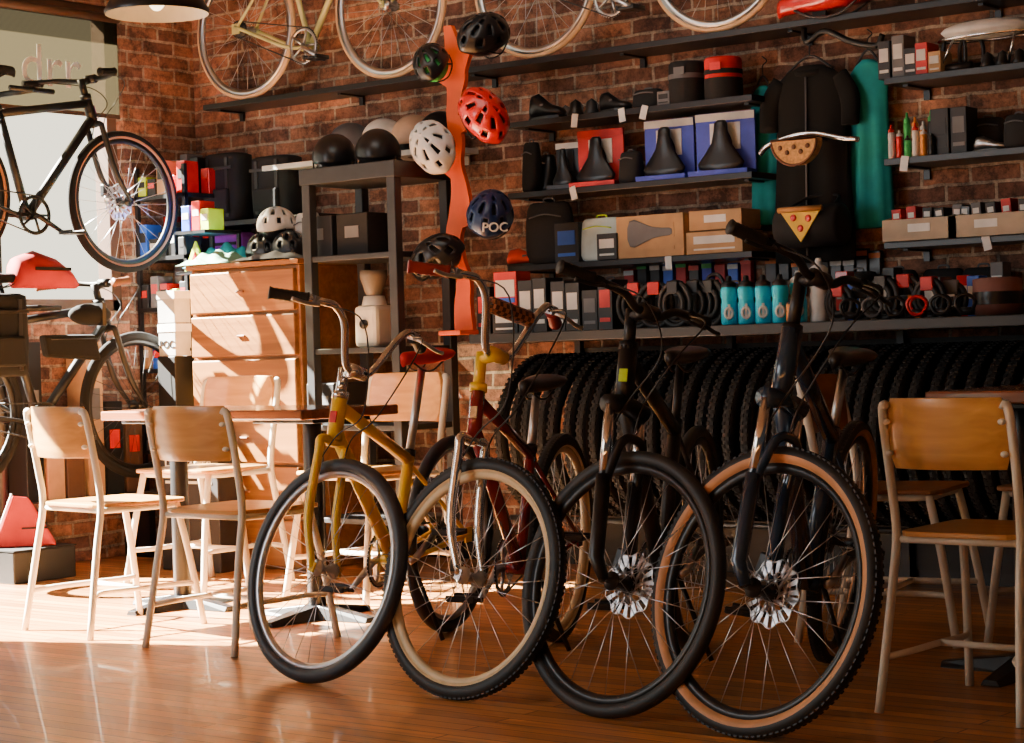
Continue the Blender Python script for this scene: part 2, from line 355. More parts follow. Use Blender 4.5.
def bike(label,M=None,R=.35,tr=.026,wb=1.05,steer=0,fm=BLKM,fkm=None,wc=None,bars='riser',susp=False,disc=False,sad=BLKP,stem=BLKM,barm=BLKM,gripm=BLK,
         st=.46,sp=.15,hl=.13,drive=True,kick=True,fr=.016,rise=.2,name='bicycle',sadlabel=None,group=None,pedal=BLKP,cable=True,teeth=True,badge=None,ha=71,ct=None,head=0,lean=0,sh=.07,pad=False,bw=1.0,bbz=None):
    fkm=fkm or fm
    wc=wc or dict(rim=BLKM,tire=BLK)
    ha=math.radians(ha); ax=V((-math.cos(ha),0,math.sin(ha))); pf=V((math.sin(ha),0,math.cos(ha)))
    Fa=V((0,0,R)); P0=Fa-pf*.045; L=.47 if susp else (R+.055)
    crown=P0+ax*L; ht=crown+ax*hl
    RA=V((-wb,0,R)); BB=V((-wb+.43,0,bbz or (.29 if R>.3 else .26))); sa=math.radians(73); sd=V((-math.cos(sa),0,math.sin(sa)))
    ST=BB+sd*st
    S=Matrix.Translation(P0)@Matrix.Rotation(steer,4,ax)@Matrix.Translation(-P0)
    if ct is not None:
        Mr=Matrix.Rotation(head,4,'Z')@Matrix.Rotation(-lean,4,'X')
        def lows(Mr):
            out=[]
            for A,Cn in((Mr@S,Fa),(Mr,RA)):
                nn=(A.to_3x3()@V((0,1,0))).normalized(); c=A@Cn; dn=-(V((0,0,1))-nn*nn.z).normalized(); out.append(c+dn*R)
            return out
        a,b=lows(Mr); Mr=Mr@Matrix.Translation((-wb,0,0))@Matrix.Rotation((a.z-b.z)/wb,4,'Y')@Matrix.Translation((wb,0,0))
        a,b=lows(Mr); M=Matrix.Translation((ct[0]-a.x,ct[1]-a.y,-min(a.z,b.z)))@Mr
    B=empty(name,(0,0,0),label,'bicycle',M=M,group=group)
    g=G()
    g.tube([crown+ax*.004,ht],fr*1.25,12)
    g.tube([ht-ax*.03,ST-sd*.03],fr,12); g.tube([crown+ax*.03,BB],fr*1.15,12); g.tube([BB,ST],fr,12)
    g.tube([BB+V((0,-.038,0)),BB+V((0,.038,0))],.022,14)
    for s in(-1,1):
        g.tube(cat_rom([BB+V((-.02,s*.025,0)),BB+V((-.12,s*.045,.01)),RA+V((.02,s*.066,0)),RA+V((0,s*.066,0))],4),.009,8)
        g.tube([ST-sd*.05+V((0,s*.014,0)),RA+V((.0,s*.064,0))],.0075,8)
        g.box(RA+V((0,s*.066,0)),(.05,.006,.05))
    mk('frame',g,fm,B)
    g=G(); g.tube([ST-sd*.02,ST+sd*sp],.0135,10); mk('seatpost',g,ALU if fm not in(BLKM,DBM) else fm,B)
    g=G(); g.tube([ST-sd*.018,ST+sd*.004],.02,12); mk('seat_clamp',g,BLKM,B)
    saddle(B,sad,Matrix.Translation(ST+sd*(sp+.04)+V((.01,0,0))),label=sadlabel)
    wheel(B,'rear_wheel',R,tr,wc,Matrix.Translation(RA),disc,hubw=.045,teeth=teeth)
    if drive:
        g=G(); T=Matrix.Translation(BB+V((0,-.05,0)))@RY
        cr_=.085; N=44
        g.lathe([(cr_-.012,-.002),(cr_+.002,-.002),(cr_+.002,.002),(cr_-.012,.002)],36,0,T,True)
        for k in range(N):
            a=2*pi*k/N; g.box((0,0,0),(.006,.004,.003),0,T@Matrix.Rotation(a,4,'Z')@Matrix.Translation((cr_+.003,0,0)))
        for i in range(5):
            a=i*2*pi/5; g.tube([(.01*math.cos(a),.01*math.sin(a),0),((cr_-.008)*math.cos(a),(cr_-.008)*math.sin(a),0)],.006,6,0,False,T)
        mk('crankset',g,wc.get('crank',ALU),B)
        ca=-.5
        for s,aa in((-1,ca),(1,ca+pi)):
            g=G(); e=BB+V((.17*math.cos(aa),s*.075,.17*math.sin(aa)))
            g.tube([BB+V((0,s*.055,0)),BB+V((.02*math.cos(aa),s*.068,.02*math.sin(aa))),e],[.013,.012,.009],8)
            mk('crank_arm',g,wc.get('crank',ALU),B)
            e=BB+V((.17*math.cos(aa),s*.125,.17*math.sin(aa)))
            g=G(); g.box((0,0,0),(.09,.085,.012)); 
            for q in(-.038,.038): g.box((q,0,.004),(.012,.09,.018))
            g.tube([(0,-s*.06,0),(0,0,0)],.008,8)
            mk('pedal',g,pedal,B,Matrix.Translation(e),.003)
        g=G(); cc=[]
        for k in range(13): 
            a=-pi/2+pi*k/12; cc.append((BB.x+.088*math.cos(a),-.05,BB.z+.088*math.sin(a)))
        for k in range(13):
            a=pi/2+pi*k/12; cc.append((RA.x+.04*math.cos(a),-.05,RA.z+.04*math.sin(a)))
        g.tube(cc,.0035,5,0,True); mk('chain',g,DGR,B)
        g=G(); g.lathe([(.01,-.012),(.042,-.012),(.042,-.008),(.036,-.004),(.03,.004),(.01,.006)],24,0,Matrix.Translation(RA+V((0,-.045,0)))@RY); mk('sprocket',g,DGR,B)
    if kick:
        g=G(); g.tube([BB+V((-.06,.03,0)),BB+V((-.1,.13,-BB.z+.03))],.008,8); mk('kickstand',g,BLKM,B)
    g=G(); hw=.062
    if susp:
        for s in(-1,1):
            g.tube([Fa+V((0,s*hw,0)),P0+ax*.06+V((.012,s*hw,0)),P0+ax*.28+V((.012,s*hw,0))],[.014,.021,.021],12)
        g.tube(cat_rom([P0+ax*.24+V((.012,-hw,0)),P0+ax*.37+V((.045,-.045,0)),P0+ax*.395+V((.05,0,0)),P0+ax*.37+V((.045,.045,0)),P0+ax*.24+V((.012,hw,0))],5),.013,8)
        g.tube([crown+V((.012,-hw-.012,0)),crown+V((0,0,.012)),crown+V((.012,hw+.012,0))],.026,10)
        fk=mk('fork',g,fkm,B,S)
        for s in(-1,1):
            g=G(); g.tube([P0+ax*.27+V((.012,s*hw,0)),crown+V((.012,s*hw,0))],.015,12)
            mk('stanchion',g,CHR,fk)
    else:
        for s in(-1,1):
            g.tube(cat_rom([crown+V((0,s*.012,.0)),crown+V((0,s*.05,-.004)),crown-ax*.05+V((0,s*.052,0)),P0+ax*.15+V((.0,s*.056,0)),Fa+V((0,s*.052,0))],5),[.014]*16+[.013,.012,.011,.010,.009],10)
            g.box(Fa+V((0,s*.052,0)),(.022,.006,.03))
        g.tube([crown-ax*.015,crown+ax*.002],.022,12)
        fk=mk('fork',g,fkm,B,S)
    if badge:
        g=G(); g.box((0,0,0),(.004,.024,.036)); mk('head_badge',g,badge,B,Matrix.Translation((crown+ht)/2+pf*(fr*1.25+.001))@Matrix.Rotation(-(pi/2-ha),4,'Y'),.002)
    if disc:
        g=G(); g.box((0,0,0),(.04,.03,.06)); g.box((.02,.005,.02),(.02,.02,.03)); mk('brake_caliper',g,BLKM,B,S@Matrix.Translation(Fa+V((-.065,.055,.055))),.006)
    wheel(B,'front_wheel',R,tr,wc,S@Matrix.Translation(Fa),disc,teeth=teeth)
    C=ht+ax*sh+pf*.06
    g=G(); g.tube([ht,ht+ax*(sh+.015)],.017,12); g.tube([ht+ax*(sh-.005),C],.016,10); g.tube([C-V((0,.03,0)),C+V((0,.03,0))],.021,12)
    g.tube([ht-ax*.01,ht+ax*.012],.026,14)
    mk('stem',g,stem,B,S)
    if bars=='bmx':
        half=[(0,0,0),(0,.04,0),(.0,.075,.03),(.0,.125,rise*.75),(-.01,.17,rise),(-.03,.22,rise+.005),(-.11,.36,rise-.02)]
        e0=V((-.055,.265,rise-.001)); e1=V((-.12,.38,rise-.022))
    elif bars=='riser':
        half=[(0,0,0),(0,.06,0),(-.005,.12,.025),(-.02,.2,.032),(-.06,.34,.035)]
        e0=V((-.038,.24,.034)); e1=V((-.065,.36,.036))
    elif bars=='drop':
        half=[(0,0,0),(0,.16,0),(.03,.2,0),(.085,.215,-.01),(.10,.215,-.06),(.06,.215,-.12),(-.03,.22,-.13)]
        e0=V((.03,.215,-.127)); e1=V((-.035,.22,-.13))
    else:
        half=[(0,0,0),(0,.1,0),(-.03,.2,.01),(-.12,.26,.0),(-.17,.27,-.01)]
        e0=V((-.08,.255,.0)); e1=V((-.175,.271,-.01))
    half=[(p[0],p[1]*bw,p[2]) for p in half]; e0.y*=bw; e1.y*=bw
    pts=[V((p[0],-p[1],p[2])) for p in half[::-1]][:-1]+[V(p) for p in half]
    T=S@Matrix.Translation(C)
    g=G(); g.tube(cat_rom(pts,6),.0115,10)
    if pad: g.tube([(0,-.125*bw,rise*.72),(0,.125*bw,rise*.72)],.008,8)
    hb=mk('handlebar',g,barm,B,T)
    if pad: mk('bar_pad',G().tube([(0,-.10*bw,rise*.72),(0,.10*bw,rise*.72)],.024,14),CHECK,hb,None,.003,'brown checkered crossbar pad')
    for s in(-1,1):
        a=V((e0.x,s*e0.y,e0.z)); b=V((e1.x,s*e1.y,e1.z)); dd=(b-a)
        g=G(); pts=[];rr=[]
        for k in range(17): pts.append(a+dd*k/16); rr.append(.0165+(.0015 if k%2 else 0)+(.004 if k in(0,16) else 0))
        g.tube(pts,rr,12); mk('grip',g,gripm,hb)
        if bars in('riser','bmx'):
            g=G(); q=a-dd*.15; g.box(q,(.03,.02,.025)); g.tube(cat_rom([q+V((.02,0,-.005)),q+V((.05,s*.02,-.012)),q+V((.045,s*.07,-.02)),q+V((.035,s*.11,-.02))],4),.006,6,0,False,None,.6)
            mk('brake_lever',g,BLKM if bars=='riser' else ALU,hb)
    if cable:
        g=G(); 
        for s in(-1,1):
            q0=C+V((e0.x+.02,s*e0.y*.85,e0.z)); 
            g.tube(cat_rom([q0,C+V((.10,s*.12,e0.z-.02)),C+V((.12,s*.03,-.10)),crown+V((.04,s*.03,.02)),crown+V((.02,s*.055,-.10))],6),.0025,5)
        mk('cables',g,BLKP,B,S)
    return B
def ground(u,v):
    r=fw+Rv*((u-512)/F)+Uv*((371.5-v)/F); return CAM+r*(-CAM.z/r.z)
def gp(u,v): p=ground(u,v); return p.x,p.y
rd=math.radians
bike('yellow cruiser bicycle with chrome bars and black tires',ct=gp(305,683),head=rd(-75),lean=.05,ha=74,R=.334,tr=.022,wb=1.0,steer=rd(70),fm=YEL,
   wc=dict(rim=ALU,tire=mat('slate_tire',(.022,.027,.036),.42),tread=1.6,rimw=.012),bars='bmx',stem=CHR,barm=CHR,gripm=BLK,st=.36,sp=.28,hl=.14,rise=.16,sad=REDC,sadlabel='red saddle',fr=.019,teeth=False,bw=.84,badge=REDP)
bike('maroon cruiser bicycle with chrome fork and cream rims',ct=gp(452,700),head=rd(-70),lean=.04,ha=74,R=.338,tr=.023,wb=1.02,steer=rd(65),fm=MAR,fkm=CHR,
   wc=dict(rim=CRMR,tire=BLK,side=CRMR,tread=2.15,rimw=.014),bars='bmx',stem=YEL,barm=CHR,gripm=mat('oxblood_grip',(.3,.02,.02),.5),st=.38,sp=.16,hl=.15,rise=.18,sad=BLKP,fr=.017,badge=CHR,pad=True,sh=.09,bw=.82)
bike('black hybrid bicycle with suspension fork and disc brakes',ct=gp(599,718),head=rd(-70),lean=.05,ha=74,R=.350,tr=.020,wb=1.08,steer=rd(62),fm=BLKM,
   wc=dict(rim=BLKM,tire=BLK,hub=BLKM),bars='riser',susp=True,disc=True,st=.46,sp=.16,hl=.17,fr=.021,badge=HIV,sh=.09,bw=.82,teeth=False)
bike('midnight blue mountain bicycle with tan sidewall tires',ct=gp(738,738),head=rd(-74),lean=.14,ha=76,R=.360,tr=.024,wb=1.1,steer=rd(62),fm=NAVY,
   wc=dict(rim=BLKM,tire=BLK,side=TANW,hub=BLKM,tread=1.45),bars='riser',susp=True,disc=True,st=.44,sp=.17,hl=.19,fr=.023,sh=.13,bw=.80)
RW=dict(rim=ALU,tire=GUMC,side=GUMC)
zr=2.205
for (ua,ub,fmm,lb) in ((250,394,OLV,'vintage cream and green road bicycle mounted on the brick wall'),(539,720,CREAM,'vintage cream road bicycle mounted on the brick wall')):
    xa=ux(ua,6.93,zr+.34); xb=ux(ub,6.93,zr+.34)
    bike(lb,Matrix.Translation((xb,6.9,zr)),.335,.014,xb-xa,0,fmm,CHR if fmm is CREAM else fmm,RW,'drop',st=.56,sp=.1,hl=.14,kick=False,fr=.0135,sad=BRWN,barm=CHR,stem=CHR,gripm=BRWN,teeth=False,cable=False,bbz=.205)
RD=dict(rim=DBM,tire=DBL,side=GUM,tread=1.9,hub=BLKM,crank=DBM)
yb=uy(124,-7.25,1.71)
bike('dark gray gravel bicycle with brown sidewall tires on display rack',Matrix.Translation((-7.25,yb,1.37))@Matrix.Rotation(pi/2,4,'Z'),.335,.021,1.00,.0,DBM,DBM,RD,'flat',False,True,sad=DBL,stem=DBM,barm=DBM,st=.5,sp=.14,hl=.13,kick=False,gripm=DBL,teeth=False,fr=.019,bbz=.25,badge=PURP)
yb2=uy(138,-7.2,.76)
bike('black touring bicycle with frame bag on lower display rack',Matrix.Translation((-7.2,yb2,.40))@Matrix.Rotation(pi/2,4,'Z'),.345,.022,1.02,.0,DBM,DBM,dict(rim=DBM,tire=DBL,hub=DBM,crank=DBM,spoke=DGR),'flat',False,False,sad=DBL,stem=DBM,barm=DBM,st=.5,sp=.14,hl=.13,kick=False,gripm=BRWN,teeth=False,fr=.019)
g=G()
yc=(yb+yb2)/2-.62
g.tube([(-7.42,yc,0),(-7.42,yc,2.3)],.025,12); g.box((-7.35,yc,.01),(.35,.35,.02))
for zz in (1.37+.8,.40+.8): 
    g.tube([(-7.42,yc,zz),(-7.12,yc,zz)],.014,10); g.tube([(-7.13,yc-.12,zz),(-7.13,yc+.12,zz)],.012,8)
o=mk('display_rack',g,DBM); meta(o,'black steel two level bicycle display rack','rack')
def topobj(name,g,mats,label,cat,M,group=None,bevel=0,sub=0,solid=0):
    o=mk(name,g,mats,None,M,bevel,None,solid,sub); return meta(o,label,cat,group)
def roundbag(name,w,d,h,m,label,cat,M,strapm=DGR,strapn='bag_strap'):
    R=[]
    for t in (0,.03,.12,.4,.7,.9,.97,1):
        k={0:.8,1:.75}.get(t,1-.06*abs(2*t-1)); R.append([V((w/2*k*abs(math.cos(a))**.5*(1 if math.cos(a)>0 else -1),d/2*k*abs(math.sin(a))**.5*(1 if math.sin(a)>0 else -1),h*t)) for a in [2*pi*q/20 for q in range(20)]])
    E=topobj(name,G().rings(R,0),m,label,cat,M)
    g=G(); 
    for q in(-.25,.25): g.box((w*q,-d/2-.002,h*.5),(.02,.006,h*.86))
    mk(strapn,g.box((0,-d/2-.004,h*.78),(w*.8,.01,.015)),strapm,E,None,.002)
    mk('bag_pocket',G().box((0,-d/2-.004,h*.3),(w*.6,.03,h*.36)),m,E,None,.01)
    return E
roundbag('pannier',.30,.15,.36,DBL,'black roll top pannier on the touring bicycle rack','bag',TR(-7.08,uy(-4,-7.08,1.0),.90,pi/2),DBM)
g=G().ell((0,0,0),(.05,.12,.05)); b1=topobj('handlebar_bag',g,DBL,'small black bag strapped beside the handlebar','bag',TR(-7.14,uy(90,-7.14,1.17),1.17))
mk('bag_strap',G().box((0,.04,.0),(.104,.02,.102)),BLKM,b1)
g=G().prism([(-.16,-.05),(.15,-.07),(.12,.05),(-.18,.05)],.05); b1=topobj('frame_bag',g,DBL,'black frame bag inside the touring bicycle frame','bag',Matrix.Translation((-7.175,yb2-.42,1.03))@Matrix.Rotation(pi/2,4,'Z')@Matrix.Rotation(pi/2,4,'X'),None,.015)
mk('zipper',G().tube([(-.14,.03,.052),(.12,.03,.052)],.003,5),BLKM,b1)
R_=[]
for i,(yy,w,h) in enumerate([(-.17,.03,.03),(-.15,.09,.07),(-.05,.11,.085),(.05,.11,.07),(.13,.09,.045),(.18,.05,.02)]):
    R_.append([V((w*.7*math.cos(a),yy,h*math.sin(a)+h)) for a in [2*pi*k/12 for k in range(12)]])
b1=topobj('saddle_bag',G().rings(R_,0),REDD,'red fabric bag resting over the touring bicycle saddle','bag',TR(-7.2,uy(42,-7.2,1.4),1.29))
mk('bag_stripe',G().box((.079,0,.085),(.004,.2,.015)),DBL,b1)
# ---------------- furniture ----------------
def chair(M,label,seatm=PLY,fm=CREAM,group='cafe chairs'):
    C=empty('dining_chair',(0,0,0),label,'chair',M=M,group=group)
    poly=[]
    hw,hd_,r=.20,.19,.05
    for cx,cy,a0 in((hw-r,hd_-r,0),(-hw+r,hd_-r,pi/2),(-hw+r+.015,-hd_+r,pi),(hw-r-.015,-hd_+r,3*pi/2)):
        for k in range(5): a=a0+k*pi/8; poly.append((cx+r*math.cos(a),cy+r*math.sin(a)))
    mk('seat',G().prism(poly,.014),seatm,C,Matrix.Translation((0,0,.445)),.004)
    g=G(); N=12; vs=[];fs=[]
    for j in range(7):
        z=.620+.18*j/6
        sh=.04*(abs(j-3)/3)**3
        for i in range(N+1):
            t=i/N*2-1; x=t*(.186-sh*.4); yy=-.200-.045*(1-t*t)-(z-.605)*.12
            vs.append((x,yy,z))
    for j in range(6):
        for i in range(N): a=j*(N+1)+i; fs.append((a,a+1,a+N+2,a+N+1))
    g.add(vs,fs); mk('backrest',g,seatm,C,None,.002,None,.012)
    for s in(-1,1):
        g=G().tube(cat_rom([(s*.215,-.25,0),(s*.195,-.20,.3),(s*.190,-.175,.45),(s*.193,-.19,.58),(s*.193,-.225,.76),(s*.175,-.235,.785)],5),.0125,10)
        for z in(.66,.74): g.ell((s*.175,-.215-(z-.6)*.14,z),(.012,.010,.008),8,6)
        mk('leg',g,fm,C)
        g=G().tube(cat_rom([(s*.205,.23,0),(s*.185,.19,.25),(s*.17,.15,.44)],5),.0125,10); mk('leg',g,fm,C)
    g=G().tube(cat_rom([(.188,-.17,.437),(.175,.0,.435),(.17,.14,.437),(0,.155,.437),(-.17,.14,.437),(-.175,0,.435),(-.188,-.17,.437)],5),.011,8)
    g.tube([(-.188,-.17,.437),(.188,-.17,.437)],.01,8)
    mk('seat_rail',g,fm,C)
    g=G().tube(cat_rom([(-.203,-.22,.14),(-.16,-.16,.15),(-.165,.0,.15),(-.16,.13,.15),(-.193,.205,.15)],4),.009,8)
    g.tube(cat_rom([(.203,-.22,.14),(.16,-.16,.15),(.165,.0,.15),(.16,.13,.15),(.193,.205,.15)],4),.009,8)
    g.tube([(-.163,0,.15),(.163,0,.15)],.009,8)
    mk('stretcher',g,fm,C)
    return C
CL='cafe chair with blond plywood seat and cream steel frame'
def chR(x,y,r,s=1.0): return Matrix.Translation((x,y,0))@Matrix.Rotation(r,4,'Z')@Matrix.Scale(s,4)
c0=chair(chR(-4.84,4.70,-.02),CL)
dup(c0,chR(-5.55,4.76,-.14))
dup(c0,chR(ux(252,6.1,.85),5.80,pi+.05,1.09))
dup(c0,chR(ux(408,6.1,.85),5.84,pi-.05,1.09))
dup(c0,chR(-2.21,4.80,-.03)@Matrix.Diagonal((.90,1,1,1)))
dd=chair(chR(-2.98,5.78,-pi/2+.2,1.05),'cafe chair with brown plywood back and cream frame',PLYD,CREAM)
dup(dd,chR(-2.45,6.0,pi,1.05))
def table(x0,x1,y0,y1,z,posts,label):
    T=empty('cafe_table',((x0+x1)/2,(y0+y1)/2,0),label,'table')
    w=x1-x0; d=y1-y0
    mk('tabletop',G().box((0,0,z-.018),(w,d,.036)),TABLE,T,None,.006)
    for px,py in posts:
        g=G(); px-=(x0+x1)/2; py-=(y0+y1)/2
        g.tube([(px,py,.02),(px,py,z-.04)],.034,16); g.box((px,py,z-.045),(.3,.3,.015))
        for a in (0,pi/2):
            Tm=Matrix.Translation((px,py,0))@Matrix.Rotation(a,4,'Z')
            g.rings([[V((xx,-.03*w_,0+.0)),V((xx,.03*w_,0)),V((xx,.02*w_,h)),V((xx,-.02*w_,h))] for xx,w_,h in((-.26,1,.018),(-.04,1.6,.05),(.04,1.6,.05),(.26,1,.018))],0,False,True,False,Tm)
        mk('pedestal',g,BLKM,T,None,.003)
    return T
table(-5.88,-4.83,4.99,5.5,.765,[(-5.74,5.25),(-5.03,5.25)],'brown wooden cafe table on black pedestals')
table(-2.52,-1.6,5.08,5.68,.80,[(-2.33,5.3)],'dark wooden cafe table on a black pedestal')
# ---------------- counter with tires ----------------
CT=1.02
xl=ux(478,6.4,1.0)
co=empty('display_counter',((xl-2.0)/2,6.7,0),'long black counter holding accessories above tires','counter')
cw=-2.0-xl
mk('worktop',G().box((0,0,CT-.02),(cw,.72,.04)),DBM,co,None,.004)
mk('back_panel',G().box((0,.375,.5),(cw,.012,.9)),DBM,co)
for k in range(5):
    xx=-cw/2+.04+k*(cw-.08)/4
    mk('leg',G().box((xx,.35,.49),(.03,.03,.98)),BLKM,co)
for yy in(-.12,.16): mk('tire_rail',G().tube([(-cw/2,yy,.25),(cw/2,yy,.25)],.012,8),DBM,co)
RUB=mat('dull_black_rubber',(.004,.004,.005),.85)
def tire(R,tr,sidem):
    g=G(); pr=[];mi=[]
    for k in range(12):
        a=-pi*.75+ (2*pi*.75)*k/11; pr.append((R-tr+tr*math.cos(a),tr*math.sin(a)))
        mi.append(0 if abs(a+.2)<1 else 1)
    g.lathe(pr,48,mi,RY,False)
    for i in range(72):
        for s in(-1,1):
            T=Matrix.Rotation(2*pi*i/72,4,'Y')@Matrix.Translation((R-.001,s*tr*.4,0)); g.box((0,0,0),(.005,tr*.5,.013),0,T)
    return mk('tire',g,[RUB,sidem],None,None,0,None,.003)
SIDE2=mat('dark_sidewall',(.006,.006,.007),.7)
t0=None; xx=xl+.12; i=0
while xx<-2.25:
    M_=Matrix.Translation((xx,6.70,.26+.335))@Matrix.Rotation(pi/2+random.uniform(-.04,.04),4,'Z')
    if t0 is None:
        t0=tire(.335,.026,SIDE2); meta(t0,'black rubber bicycle tire standing under the counter','tire','tires under the counter'); t0.matrix_basis=M_
        t0b=tire(.335,.026,mat('dark_tan_sidewall',(.06,.03,.015),.6)); meta(t0b,'black tire with tan sidewall under the counter','tire','tires under the counter'); t0b.matrix_basis=TR(xx+.068,6.70,.595,pi/2); xx+=.068
    else: dup(t0b if i%11==5 else t0,M_)
    xx+=.068; i+=1
# ---------------- wall shelves ----------------
def shelf(ua,ub,z,dep=.25,m=BLKM,th=.025,lab='black wall shelf on the brick wall'):
    yf=BW-dep; xa=ux(ua,yf,z); xb=ux(ub,yf,z) if ub<1100 else -2.3
    S=empty('wall_shelf',((xa+xb)/2,BW-dep/2-.002,z),lab,'shelf')
    mk('shelf_board',G().box((0,0,-th/2),(xb-xa,dep,th)),m,S,None,.002)
    n_=max(2,int((xb-xa)/.8)+1)
    for k in range(n_):
        px=-(xb-xa)/2+.06+k*((xb-xa)-.12)/(n_-1)
        g=G().box((px,dep/2-.01,-.04),(.025,.012,.06)); g.box((px,.02,-th-.004),(.02,dep*.7,.008))
        mk('bracket',g,m,S)
    return S
rl=shelf(203,1200,2.205,.22,lab='long black high rail shelf holding road bicycles')
ZS=[1.935,1.63,1.315]
for z in ZS:
    shelf(508,752,z); shelf(884,1200,z)
YF=6.92
def S_(u,y,z): x=ux(u,y,z); return x,proj((x,y,z))[2]/F
# ---------------- merchandise makers ----------------
def carton(u,v0,v1,z,y=YF,w=None,m=0,lm=1,u0=None,u1=None,rz=0,dep=.1,label=None,txt=None,group=None):
    uc=(u0+u1)/2; x,s=S_(uc,y,z); W=(u1-u0)*s/.79; H=(v1-v0)*s
    mm=MATS_BOX[m] if isinstance(m,int) else m; lmm=MATS_BOX[lm] if isinstance(lm,int) else lm
    E=topobj('product_box',G().box((0,0,H/2),(W*.96,dep,H)),mm,label or 'small boxed bicycle part on the shelf','box',TR(x,y,z,rz),group,.002)
    mk('box_label',G().box((0,-dep/2-.001,H*.62),(W*.7,.002,H*.35)),lmm,E)
    mk('label_stripe',G().box((0,-dep/2-.001,H*.2),(W*.7,.002,H*.08)),lmm,E)
    if txt: text(txt,W*.3,BLKP,E,Matrix.Translation((0,-dep/2-.003,H*.62))@FRONT)
    return E
def helmet(M,m,label,s=1.0,vm=BLKP,smooth=False):
    H=empty('bicycle_helmet',(0,0,0),label,'helmet',M=M@Matrix.Scale(s,4),group=None)
    vs=[];fs=[]; A=48;Bn=16
    for j in range(Bn+1):
        ph=(pi/2+.25)*j/Bn
        for i in range(A):
            a=2*pi*i/A; rr=math.sin(ph)
            z=.115*math.cos(ph); 
            if not smooth: rr*=1+.02*math.cos(8*a)*math.sin(ph)
            x=.145*rr*math.cos(a)*(1.0+(.05 if math.cos(a)<0 else 0)); yy=.105*rr*math.sin(a)
            if ph>pi/2: z-=.01*math.cos(2*a)
            vs.append((x,yy,z))
    def vent(i,j):
        k=i%6
        if j in(5,6,7,8) and k in(2,3): return True
        if j in(10,11,12) and k in(5,0): return True
        if j in(2,3) and i%12 in(2,3,4): return True
        return False
    for j in range(Bn):
        for i in range(A):
            if not smooth and vent(i,j): continue
            fs.append((j*A+i,j*A+(i+1)%A,(j+1)*A+(i+1)%A,(j+1)*A+i))
    mk('shell',G().add(vs,fs),m,H,None,0,None,-.012)
    mk('liner',G().ell((0,0,-.005),(.125,.088,.093),20,10),vm,H)
    g=G()
    for sd in(-1,1): g.tube(cat_rom([(.07,sd*.09,-.02),(.045,sd*.085,-.07),(.03,sd*.04,-.115),(.03,0,-.125)],4),.004,5); g.tube(cat_rom([(-.06,sd*.09,-.02),(.0,sd*.09,-.05),(.045,sd*.085,-.07)],3),.004,5)
    mk('chin_strap',g,BLKC,H)
    return H
def bottle(u,v0,v1,z,m,y,label,group=None,capm=BLKP,wpx=16,logo=True):
    x,s=S_(u,y,z); H=(v1-v0)*s; r=wpx*s/2
    B=empty('water_bottle',(x,y,z),label,'bottle',group=group,rot=.5)
    mk('body',G().lathe([(.001,0),(r*.92,0),(r,.008),(r,H*.42),(r*.9,H*.47),(r*.9,H*.52),(r,H*.57),(r,H*.72),(r*.85,H*.78),(r*.001,H*.78)],20),m,B)
    mk('cap',G().lathe([(r*.9,H*.77),(r*.92,H*.84),(r*.6,H*.88),(r*.35,H*.9),(r*.35,H*.96),(r*.25,H),(.001,H)],20),capm,B)
    if logo: mk('logo',G().tube([(r*.45*math.cos(2*pi*k/12),-r-.001,H*.24+r*.62*math.sin(2*pi*k/12)) for k in range(12)],.006,4,0,True).box((0,-r-.002,H*.27),(r*.3,.004,H*.3)),WHT,B)
    return B
SADM=Matrix(((0,-1,0,0),(0,0,-1,0),(1,0,0,0),(0,0,0,1)))
def card_saddle(u0,u1,v0,v1,z,y=YF,m=BLUE,m2=WHT,label='black saddle mounted on a blue and white display card'):
    uc=(u0+u1)/2; x,s=S_(uc,y,z); W=(u1-u0)*s/.79; H=(v1-v0)*s
    E=empty('saddle_display',(x,y,z),label,'saddle',rot=random.uniform(0,.15))
    mk('display_card',G().box((0,.03,H/2),(W*.98,.012,H)).box((0,-.02,.01),(W*.98,.09,.02)),m,E,None,.002)
    mk('card_panel',G().box((0,.022,H*.62),(W*.5,.004,H*.42)),m2,E)
    mk('card_header',G().box((0,.022,H*.93),(W*.98,.005,H*.12)),WHT if m is not MATS_BOX[2] else m,E)
    sc=min(1.25,H*.8/.275)
    saddle(E,BLKP,Matrix.Translation((0,-.02,H*.45))@SADM@Matrix.Diagonal((1,min(1.9,W*.85/(.144*sc)) ,1,1)),s=sc)
    return E
def pouch(u0,u1,v0,v1,z,m=BLKC,y=YF,label='black fabric accessory pouch on the shelf',trim=GRY,dep=.1,name='pouch',cat='bag',rz=None,group=None):
    uc=(u0+u1)/2; x,s=S_(uc,y,z); W=(u1-u0)*s/.79/2; H=(v1-v0)*s
    R=[]
    for t in (0,.04,.15,.4,.7,.9,.98,1):
        k=(1-abs(2*t-1)**5)*.25+.78 if 0<t<1 else .7
        dz=dep/2*(1-.55*t)*(1 if 0<t<1 else .8)
        R.append([V((W*k*abs(math.cos(a))**.6*(1 if math.cos(a)>0 else -1),dz*abs(math.sin(a))**.7*(1 if math.sin(a)>0 else -1),H*t)) for a in [2*pi*q/16 for q in range(16)]])
    E=topobj(name,G().rings(R,0),m,label,cat,TR(x,y,z,random.uniform(-.2,.2) if rz is None else rz),group)
    mk('zipper',G().tube(cat_rom([(-W*.7,-dep*.40,H*.75),(0,-dep*.46,H*.8),(W*.7,-dep*.40,H*.75)],4),.003,5),trim,E)
    mk('carry_loop',G().tube(cat_rom([(-W*.25,0,H*.97),(-W*.2,0,H*1.06),(W*.2,0,H*1.06),(W*.25,0,H*.97)],4),.004,5),trim,E)
    return E
